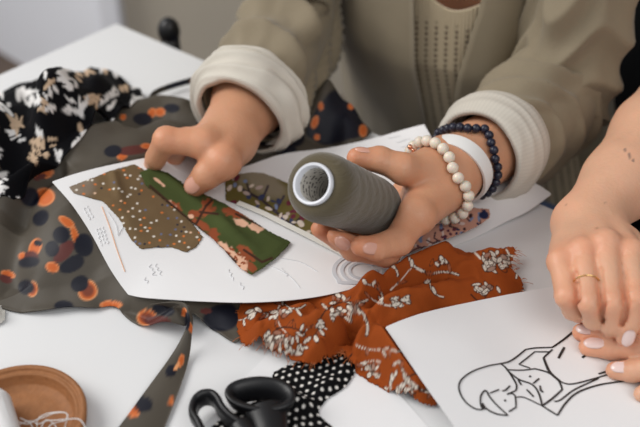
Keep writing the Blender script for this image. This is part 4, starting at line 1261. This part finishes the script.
# left sleeve (right in the photograph) and its ribbed cuff
fb = EB - WB
pB = [WB + fb * .42, WB + fb * .62, WB + fb * .85 + [0, 0, .004], EB + NN * .004 + [0, 0, .003], EB * .75 + SHB * .25 + NN * .004, EB * .45 + SHB * .55, SHB + [0, 0, .004], SHB * .7 + TT * .3 + [0, 0, .036], SHB * .35 + TT * .65 + [0, 0, .036]]
v, f, _ = shell_tube(pB, [.0440, .0500, .0550, .0540, .0475, .0470, .0570, .052, .040], 120, 170, ramp_env(folds(17, .0125, 5.0, .36, 2.4)), .002)
mesh_obj('jacket_sleeve', v, f, M['jacket'], wom)
cB = [WB + fb * .235, WB + fb * .31, WB + fb * .39, WB + fb * .48]
v, f, c = shell_tube(cB, [.0405, .0440, .0450, .0440], 260, 40, roll(.0016, 23), .0045, col_cuff(1))
mesh_obj('rolled_cuff', v, f, M['cuff'], wom, c)

def trunk_row(h):
    """centre out, half width, depth of the clothes at height h"""
    o_ = np.interp(h, [-.27, .03, .24, .32], [.33, .215, .188, .160])
    a_ = np.interp(h, [-.27, -.05, .10, .20, .27, .32], [.185, .155, .150, .152, .130, .075])
    b_ = np.interp(h, [-.27, -.05, .10, .20, .27, .32], [.145, .118, .112, .105, .085, .070])
    return o_, a_, b_
def trunk_cloth(th0f, th1f, h0, h1, nth, nh, extra, disp=None, thick=.002, colfun=None, topf=None, base=None, e=None, nrm=None):
    """cloth round the trunk: theta 0 is the front, positive towards her left; th0f(h), th1f(h) are its two edges"""
    G = np.zeros((nh, nth, 3)); I_ = np.zeros_like(G); TH = np.zeros((nh, nth)); HH = np.zeros((nh, nth))
    for i, u in enumerate(np.linspace(0, 1, nh)):
        for j, w in enumerate(np.linspace(0, 1, nth)):
            h = h0 + (h1 - h0) * u
            a0, a1 = th0f(h), th1f(h)
            th = a0 + (a1 - a0) * w
            if topf is not None: h = h0 + (topf(th) - h0) * u
            TH[i, j] = th; HH[i, j] = h
    O_, A_, B_ = trunk_row(HH)
    dd = disp(TH, HH) if disp else 0
    for k, (arr, off) in enumerate(((G, extra), (I_, extra - thick))):
        aa, bb = A_ + off + dd, B_ + off + dd
        sx = np.sin(TH) * aa; oy = O_ - np.cos(TH) * bb
        arr[...] = (C0 if base is None else base) + (E1 if e is None else e) * ((SC if base is None else 0) + sx)[..., None] + (NN if nrm is None else nrm) * (oy if base is None else oy - .19)[..., None] + np.stack([0 * HH, 0 * HH, HH], -1)
    N = nh * nth
    v = np.concatenate([G.reshape(-1, 3), I_.reshape(-1, 3)]); f = []
    for i in range(nh - 1):
        for j in range(nth - 1):
            q = (i * nth + j, i * nth + j + 1, (i + 1) * nth + j + 1, (i + 1) * nth + j)
            f.append(q); f.append(tuple(k + N for k in q[::-1]))
        for j in (0, nth - 1):
            f.append((i * nth + j, (i + 1) * nth + j, (i + 1) * nth + j + N, i * nth + j + N))
    for i in (0, nh - 1):
        for j in range(nth - 1): f.append((i * nth + j, i * nth + j + 1, i * nth + j + 1 + N, i * nth + j + N))
    c = None
    if colfun is not None:
        c = colfun(TH.ravel(), HH.ravel()); c = np.concatenate([c, c])
    return v, f, c
def th_of(s, h): 
    o_, a_, b_ = trunk_row(h); return math.asin(max(-.95, min(.95, (s - SC) / a_)))
edgeL = lambda h: th_of(np.interp(h, [-.27, -.02, .10, .32], [.364, .364, .360, .340]), h)
edgeR = lambda h: th_of(np.interp(h, [-.27, -.035, .012, .108, .32], [.388, .391, .398, .416, .425]), h)
jd = lambda th, h: -.020 * sstep(.55, 1.05, th) * sstep(2.2, 1.3, th) * 1.0 + .0055 * noise3(np.stack([np.sin(th).ravel() * 3, np.cos(th).ravel() * 3, h.ravel() * 6], 1), 5).reshape(th.shape) + .003 * noise3(np.stack([np.sin(th).ravel() * 7, np.cos(th).ravel() * 7, h.ravel() * 9], 1), 6).reshape(th.shape)
v, f, _ = trunk_cloth(edgeR, lambda h: edgeL(h) + 2 * math.pi, -.27, .315, 150, 90, .016, jd, .0025)
mesh_obj('jacket_body', v, f, M['jacket'], wom)
def col_knit(th, h):
    c = np.repeat(srgb(204, 188, 158)[None], len(th), 0)
    s_ = (th * .165)                                           # metres round the front
    k = np.round((s_ - .004) / .0115); dcol = np.abs(s_ - .004 - k * .0115)
    row = h / .0062 + .5 * (k % 2); fr_ = np.abs(row - np.floor(row) - .5)
    eye = (1 - sstep(.0011, .0022, dcol)) * (1 - sstep(.20, .36, fr_)) * sstep(.086, .074, h)  # open eyelets: the shade inside them is painted in as dark dashes
    c = over(c, eye * .95, srgb(70, 46, 36))
    rib = .5 + .5 * np.cos(2 * np.pi * s_ / .00385)
    return c * (1 - .10 * rib)[:, None]
kd = lambda th, h: .0009 * np.cos(2 * np.pi * th * .165 / .00385)
NECK = lambda th: .096 + .17 * np.clip(np.abs(th - .34) / 1.0, 0, 1) ** 1.6
v, f, c = trunk_cloth(lambda h: -1.25, lambda h: 1.25, -.24, .2, 420, 200, .004, kd, .003, col_knit, topf=NECK)
mesh_obj('knit_top', v, f, M['knit'], wom, c)
# trousers
for hp in hipsW:
    v, f, _ = shell_tube(hp[0][:4], [.102, .080, .058, .056], 48, 60, folds(31, .005, 6, .5, 1), .002)
    mesh_obj('trouser_leg', v, f, M['denim'], wom)
sk = hfW
def hair(parent, H, neck_drop=.10):
    hd, look, up, sd, R = H
    th = np.linspace(0, 2 * math.pi, 64, endpoint=False)
    V_ = []; rows = 26
    for i in range(rows):
        u = i / (rows - 1)
        for t in th:
            ph = u * (1.15 if math.cos(t) > .2 else 2.1 - .95 * max(0, (math.cos(t) + .2) / .4) if math.cos(t) > -.2 else 2.1)
            rr = np.array([.083, .104, .126]) * (1 + .012 * math.sin(26 * t))
            d = np.array([math.sin(t) * math.sin(ph), math.cos(t) * math.sin(ph), math.cos(ph)])
            V_.append(hd + up * .015 + (sd * d[0] * rr[0] + look * d[1] * rr[1] + up * d[2] * rr[2]))
    f = [(a * 64 + b, a * 64 + (b + 1) % 64, (a + 1) * 64 + (b + 1) % 64, (a + 1) * 64 + b) for a in range(rows - 1) for b in range(64)]
    return mesh_obj('hair', V_, f, M['hair'], parent)
hair(wom, hfW); hair(per, hfP)
# second person's black clothes
v, f, _ = trunk_cloth(lambda h: -math.pi, lambda h: math.pi, -.27, .31, 120, 70, .018, lambda th, h: .004 * noise3(np.stack([np.sin(th).ravel() * 3, np.cos(th).ravel() * 3, h.ravel() * 8], 1), 15).reshape(th.shape), .002, base=c2 + NNb * .04, e=E1b, nrm=NNb)
mesh_obj('black_top', v, f, M['black_cloth'], per)
for e_, s_ in ((EC, SHC), (ED, SHD)):
    d_ = s_ - e_
    v, f, _ = shell_tube([e_ + d_ * .34, e_ + d_ * .6, e_ + d_ * .85, s_ + [0, 0, .004], s_ * .7 + TTb * .3 + [0, 0, .036], s_ * .35 + TTb * .65 + [0, 0, .034]], [.056, .056, .060, .060, .052, .042], 60, 70, folds(41, .005, 4, .3, 2), .002)
    mesh_obj('black_sleeve', v, f, M['black_cloth'], per)
for hp in hipsP:
    v, f, _ = shell_tube(hp[0][:4], [.102, .080, .058, .056], 48, 60, folds(33, .005, 6, .5, 1), .002)
    mesh_obj('trouser_leg', v, f, M['black_cloth'], per)

# ------------------------------------------------------------------ jewellery on the woman's left wrist
def relax(pts, g, r):
    pts = np.array(pts, float)
    for _ in range(14):
        d = g(pts); e = 5e-4
        gr = np.stack([g(pts + np.eye(3)[k] * e) - g(pts - np.eye(3)[k] * e) for k in range(3)], 1) / (2 * e)
        gr /= np.linalg.norm(gr, axis=1)[:, None] + 1e-9
        push = np.where(d < r, r - d, np.where(d > r * 2.2, -(d - r * 2.2) * .6, 0))
        pts = pts + gr * push[:, None] * .8
    return pts
def even(pts, step):
    pts = resample(pts, 400, True)
    L = np.r_[0, np.cumsum(np.linalg.norm(np.diff(np.vstack([pts, pts[:1]]), axis=0), axis=1))]
    n = int(round(L[-1] / step)); q = np.linspace(0, L[-1], n, endpoint=False)
    pp = np.vstack([pts, pts[:1]])
    return np.stack([np.interp(q, L, pp[:, k]) for k in range(3)], 1)
def bracelet(px_path, r, m, name):
    path = relax(resample(outline3(px_path), 80, True), gB, r)
    path = relax(even(path, 2 * r * .98), gB, r)
    v, f = tube_vf(resample(path, 160, True), .0007, 6, cap=False)
    cord = mesh_obj(name, v, f, m, wom)
    for i, q in enumerate(path):
        v, f = sphere_vf(q, r, 16, 11)
        mesh_obj('bead', v, f, m, cord)
    return cord, path
bracelet([(483, 134, .066), (492, 145, .066), (495, 158, .058), (492, 169, .046), (486, 179, .034), (477, 186, .022), (464, 188, .014), (448, 180, .010), (436, 162, .014), (431, 146, .030), (434, 137, .046), (441, 131, .056), (449, 128, .064), (459, 127, .070), (471, 129, .072)], .0038, M['bead_dark'], 'dark_bead_bracelet')
pale, ppath = bracelet([(419, 151, .062), (427, 152, .066), (436, 155, .070), (446, 161, .070), (451, 171, .066), (452, 182, .056), (447, 194, .042), (439, 203, .030), (430, 207, .022), (418, 200, .014), (410, 182, .016), (410, 164, .040)], .0046, M['bead_pale'], 'pale_bead_bracelet')
for (a, b, h), r in (((410, 147, .072), .0022), ((413, 150, .072), .0016), ((417, 154, .070), .0030), ((419, 157, .068), .0022)):
    v, f = sphere_vf(P(a, b, h), r); mesh_obj('charm', v, f, M['rose'], pale)
axb = fb / np.linalg.norm(fb)
bc = WB + fb * .055
baxis = axb + np.array([.0, .15, .25]); baxis /= np.linalg.norm(baxis)
prof = [(.0275, -.006), (.0300, -.0068), (.0308, 0), (.0300, .0068), (.0275, .006), (.0270, 0), (.0275, -.006)]
v, f = lathe_vf(prof, 60, bc, baxis)
mesh_obj('wristband', v, f, M['band'], wom, sharp=40)

# ------------------------------------------------------------------ thread cone
cone = empty('thread_cone', tuple(BASE))
tag(cone, 'large cone of dark olive thread held in a hand, white tube end facing out', 'thread')
RN = .0242
prof = [(.0150, 0), (.0205, .0), (.0225, .003), (.0232, .01)]
for k in range(1, 40):
    t = k / 40; prof.append((.0232 + (.0246 - .0232) * t + .00022 * math.sin(t * 41) , .01 + (CL - .026) * t))
for a in np.linspace(0, math.pi / 2, 12)[1:]:
    prof.append((.0148 + (.0246 - .0148) * math.cos(a) ** .8 if a < 1.5 else .0148, CL - .016 + .0145 * math.sin(a)))
prof.append((.0142, CL - .003)); 
v, f = lathe_vf(prof, 96, BASE, AX)
ha = (v - BASE) @ AX
cc = np.repeat(srgb(86, 76, 53)[None], len(v), 0)
cc = cc * (1 + .05 * np.sin(ha * 1600) + .06 * noise3(np.c_[ha * 260, ha * 0, ha * 0], 3))[:, None]
mesh_obj('wound_thread', v, f, M['thread'], cone, cc)
v, f = lathe_vf([(.0125, -.004), (.0150, -.004), (.0150, .004), (.0144, .012), (.0142, CL - .004), (.0146, CL - .001), (.0146, CL + .0012), (.0140, CL + .0022), (.0126, CL + .0018), (.0119, CL - .0006), (.0118, CL - .003), (.0120, .0), (.0125, -.004)], 72, BASE, AX)
mesh_obj('plastic_tube', v, f, M['tube'], cone, sharp=40)
prof = [(.01165, h) for h in np.linspace(.012, CL - .004, 90)]
prof += [(.01185, h) for h in np.linspace(CL - .004, .012, 90)]
v, f = lathe_vf(prof + [prof[0]], 150, BASE, AX)
ha = (v - BASE) @ AX
w_ = v - BASE - ha[:, None] * AX; ref_ = np.cross(AX, [0, 0, 1.0]); ref_ /= np.linalg.norm(ref_); ref2 = np.cross(AX, ref_)
an = np.arctan2(w_ @ ref2, w_ @ ref_)
cc = np.repeat(srgb(206, 202, 194)[None], len(v), 0)
rowi = np.floor(ha / .0042); inr = (ha / .0042 - rowi)
mark = (inr > .3) & (inr < .72) & (noise3(np.c_[an * 9, rowi * 3.3, rowi * 0], 4) > -.05) & (np.abs(noise3(np.c_[an * 26, rowi * 5.1, inr * 3], 6)) > .12)
cc[mark] = srgb(96, 92, 90)
mesh_obj('tube_label', v, f, M['tube_in'], cone, cc)

# ------------------------------------------------------------------ scissors
sc_ = empty('scissors', tuple(P(262, 440, 0)))
tag(sc_, 'black handled scissors lying on the dotted fabric at the bottom edge', 'scissors')
def loop_path(pts, n=90): return resample(outline3(pts), n, True)
def closed_tube(path, rw, rh, seg=20, flare=0.0):
    n = len(path)
    t = np.roll(path, -1, 0) - np.roll(path, 1, 0); t /= np.linalg.norm(t, axis=1)[:, None]
    W = np.cross(t, [0, 0, 1.0]); W /= np.linalg.norm(W, axis=1)[:, None]
    cen = path.mean(0); sgn = np.sign(np.einsum('ij,ij->i', W, path - cen).mean())
    W = W * sgn
    th = np.linspace(0, 2 * math.pi, seg, endpoint=False)
    cs, sn = np.cos(th), np.sin(th)
    v = path[:, None] + W[:, None] * (rw * np.sign(cs) * np.abs(cs) ** .8 + flare * (sn + 1))[None, :, None] + np.array([0, 0, 1.0]) * (rh * np.sign(sn) * np.abs(sn) ** .8)[None, :, None]
    f = [(a * seg + b, a * seg + (b + 1) % seg, ((a + 1) % n) * seg + (b + 1) % seg, ((a + 1) % n) * seg + b) for a in range(n) for b in range(seg)]
    return v.reshape(-1, 3), f
mb = MB()
v, f = closed_tube(loop_path([(237, 398, .0115), (245, 394, .012), (260, 392, .0125), (274, 394, .0125), (283, 399, .0125), (282, 405, .012), (270, 408, .0115), (254, 407, .011), (242, 403, .011)]), .0034, .0075, 20, .0030)
mb.add(v, f)
pth = resample(outline3([(266, 410, .011), (270, 424, .012), (272, 440, .012), (268, 470, .010), (262, 490, .009)]), 40)
v, f = tube_vf(pth, np.interp(np.linspace(0, 1, 40), [0, .35, 1], [.0135, .0105, .0065]), 24, ru=.62); mb.add(v, f)
h1_ = mb.obj('handle', M['black_plastic'], sc_)
mb = MB()
v, f = closed_tube(loop_path([(196, 405, .012), (202, 399, .013), (210, 398, .013), (216, 402, .013), (221, 411, .012), (229, 420, .011), (243, 430, .010), (256, 440, .010), (250, 452, .011), (228, 452, .011), (208, 440, .012), (199, 424, .013), (194, 415, .012)], 120), .0027, .0068, 18, .0005)
mb.add(v, f)
pth = resample(outline3([(240, 424, .012), (254, 446, .011), (262, 470, .009), (266, 492, .008)]), 30)
v, f = tube_vf(pth, np.interp(np.linspace(0, 1, 30), [0, 1], [.0075, .006]), 18, ru=.8); mb.add(v, f)
mb.obj('handle', M['black_plastic'], sc_)
for dx, z_ in ((-1, .0072), (1, .0095)):
    a, b, b2 = P(264, 484, z_), P(266 + dx * 9, 640, z_ - .004), P(258 + dx * 5, 484, z_)
    d_ = (b - a) / np.linalg.norm(b - a); s_ = np.cross(d_, [0, 0, 1.0]); s_ /= np.linalg.norm(s_)
    v = []; 
    for u in np.linspace(0, 1, 12):
        wv = .0075 * (1 - u) ** .7 + .0006
        for k, z0 in ((-1, 0), (1, 0), (1, -.0016), (-1, -.0016)): v.append(a + (b - a) * u + s_ * k * wv + np.array([0, 0, z0]))
    f = [(i * 4 + k, i * 4 + (k + 1) % 4, i * 4 + 4 + (k + 1) % 4, i * 4 + 4 + k) for i in range(11) for k in range(4)] + [(3, 2, 1, 0), (44, 45, 46, 47)]
    mesh_obj('blade', v, f, M['steel'], sc_, sharp=30)
v, f = lathe_vf([(.0001, .0028), (.0040, .0024), (.0046, .0), (.0046, -.006), (.0001, -.006)], 24, P(265, 500, .0105), (0, 0, 1))
mesh_obj('pivot_screw', v, f, M['steel'], sc_, sharp=40)

# ------------------------------------------------------------------ clay dish with a spool of white thread
dc = P(17, 434, 0); dc[2] = TZ
RT = .0462
prof = [(.0001, .0), (RT - .010, .0), (RT - .004, .002), (RT - .001, .008), (RT, .0138), (RT - .0006, .0152), (RT - .0022, .0158), (RT - .0036, .0150), (RT - .0042, .0138), (RT - .0048, .0134), (RT - .0064, .0136), (RT - .0074, .0128), (RT - .0082, .0105), (RT - .0100, .0066), (RT - .0140, .0046), (.015, .0042), (.0001, .0042)]
pp = []
for i in range(len(prof) - 1):
    for t in np.linspace(0, 1, 5, endpoint=False): pp.append(tuple(np.array(prof[i]) * (1 - t) + np.array(prof[i + 1]) * t))
pp.append(prof[-1])
v, f = lathe_vf(pp, 160, dc, (0, 0, 1))
cc = np.repeat(srgb(150, 99, 58)[None], len(v), 0)
cc = cc * (1 + .10 * noise3(v * 500, 3) + .07 * noise3(v * 1100, 5) + .05 * noise3(v * 60, 8))[:, None]
tag(mesh_obj('clay_dish', v, f, M['clay'], None, cc), 'round brown terracotta dish with a double rim at the bottom left corner', 'dish')
sp0, sp1 = P(-8, 398, .0165), P(9, 456, .0165)
sp = empty('thread_spool', tuple(sp0)); tag(sp, 'spool of white sewing thread lying in the brown dish', 'thread')
ax_ = sp1 - sp0; Ls = np.linalg.norm(ax_)
prof = [(.0001, .003), (.0100, .003), (.0108, .005)] + [(.0108 + .00012 * (k % 2), .005 + (Ls - .010) * k / 60) for k in range(61)] + [(.0100, Ls - .003), (.0001, Ls - .003)]
v, f = lathe_vf(prof, 48, sp0, ax_); mesh_obj('wound_thread', v, f, M['white_thread'], sp)
for q in (0, Ls - .002):
    v, f = lathe_vf([(.0035, q), (.0088, q), (.0092, q + .001), (.0088, q + .0024), (.0035, q + .0024), (.0035, q)], 40, sp0, ax_)
    mesh_obj('spool_end', v, f, M['tube'], sp, sharp=40)
for pl in ([(12, 418, .020), (26, 424, .008), (36, 420, .007), (44, 417, .010), (55, 413, .012), (66, 413, .014), (67, 419, .013), (65, 427, .008), (66, 436, .007)],
           [(14, 426, .016), (30, 421, .007), (38, 424, .006), (46, 421, .007), (58, 420, .012), (70, 419, .016), (78, 419, .018), (83, 423, .018), (86, 430, .016), (90, 440, .002)],
           [(37, 427, .006), (38, 419, .008), (46, 414, .010), (60, 412, .012), (67, 414, .014), (66, 420, .012), (52, 424, .007), (47, 432, .006), (50, 442, .006)],
           [(20, 418, .010), (30, 423, .007), (33, 430, .006)], [(40, 430, .006), (46, 420, .008), (54, 424, .006), (58, 432, .006)]):
    v, f = tube_vf(resample(outline3(pl), 70), .00034, 6)
    mesh_obj('loose_thread', v, f, M['white_thread'], sp)

lo_ = resample(outline3([(-16, 306, .001), (-4, 304, .001), (3, 309, .001), (5, 316, .001), (2, 323, .001), (-8, 326, .001), (-18, 320, .001)]), 60, True)
def z_lace(x, y):
    e, _, _, _ = dist_poly(x, y, lo_, True)
    return TZ + .0022 + sstep(0, .006, e) * (.006 + .005 * noise2(x * 260, y * 260, 5)) 
v, f, c = build_sheet(lo_, z_lace, .0008, None, .0006, ragged=.0012)
tag(mesh_obj('lace_scrap', v, f, M['ribbon'], None), 'small white crumpled lace scrap at the left edge, below the grey scarf', 'fabric')

# ------------------------------------------------------------------ chair behind the woman, and a stick behind the table
ch = empty('desk_chair', tuple(S(.40, .30, -TZ))); tag(ch, 'black upholstered chair with a tall back, behind the woman', 'chair')
v, f = box_vf(*S(.40, .30, -.375), .46, .44, .07, ax=[E1, NN, [0, 0, 1]], bev=.025); mesh_obj('seat', v, f, M['black_seat'], ch)
tl_ = np.array([0, 0, 1.0]) * .98 + NN * .17; tl_ /= np.linalg.norm(tl_)
v, f = box_vf(*S(.40, .50, -.05), .47, .06, .56, ax=[E1, np.cross(tl_, E1), tl_], bev=.025); mesh_obj('backrest', v, f, M['black_seat'], ch)
v, f = tube_vf([S(.40, .30, -.41), S(.40, .30, -.62)], .025, 20); mesh_obj('column', v, f, M['metal'], ch)
for k in range(5):
    a = k * 2 * math.pi / 5 + .3; q = S(.40, .30, -.64); e_ = q + np.array([math.cos(a), math.sin(a), 0]) * .27 - [0, 0, .03]
    v, f = tube_vf([q, e_], [.022, .014], 12); l_ = mesh_obj('leg', v, f, M['black_plastic'], ch)
    v, f = sphere_vf(e_ - [0, 0, .042], .028, scale=(.6, 1, 1)); mesh_obj('caster', v, f, M['black_plastic'], l_)
st = empty('walking_stick', tuple(S(.072, .06, -TZ))); tag(st, 'black rounded stick handle poking up behind the far table edge', 'stick')
q0, q1 = S(.072, .045, -TZ), P(169, 31, -.004)
v, f = tube_vf([q0, q0 * .5 + q1 * .5, q1], [.009, .010, .011], 16); mesh_obj('shaft', v, f, M['black_plastic'], st)
v, f = sphere_vf(q1, .013, 20, 14, (1.0, 1.0, 1.3)); mesh_obj('knob', v, f, M['black_plastic'], st)
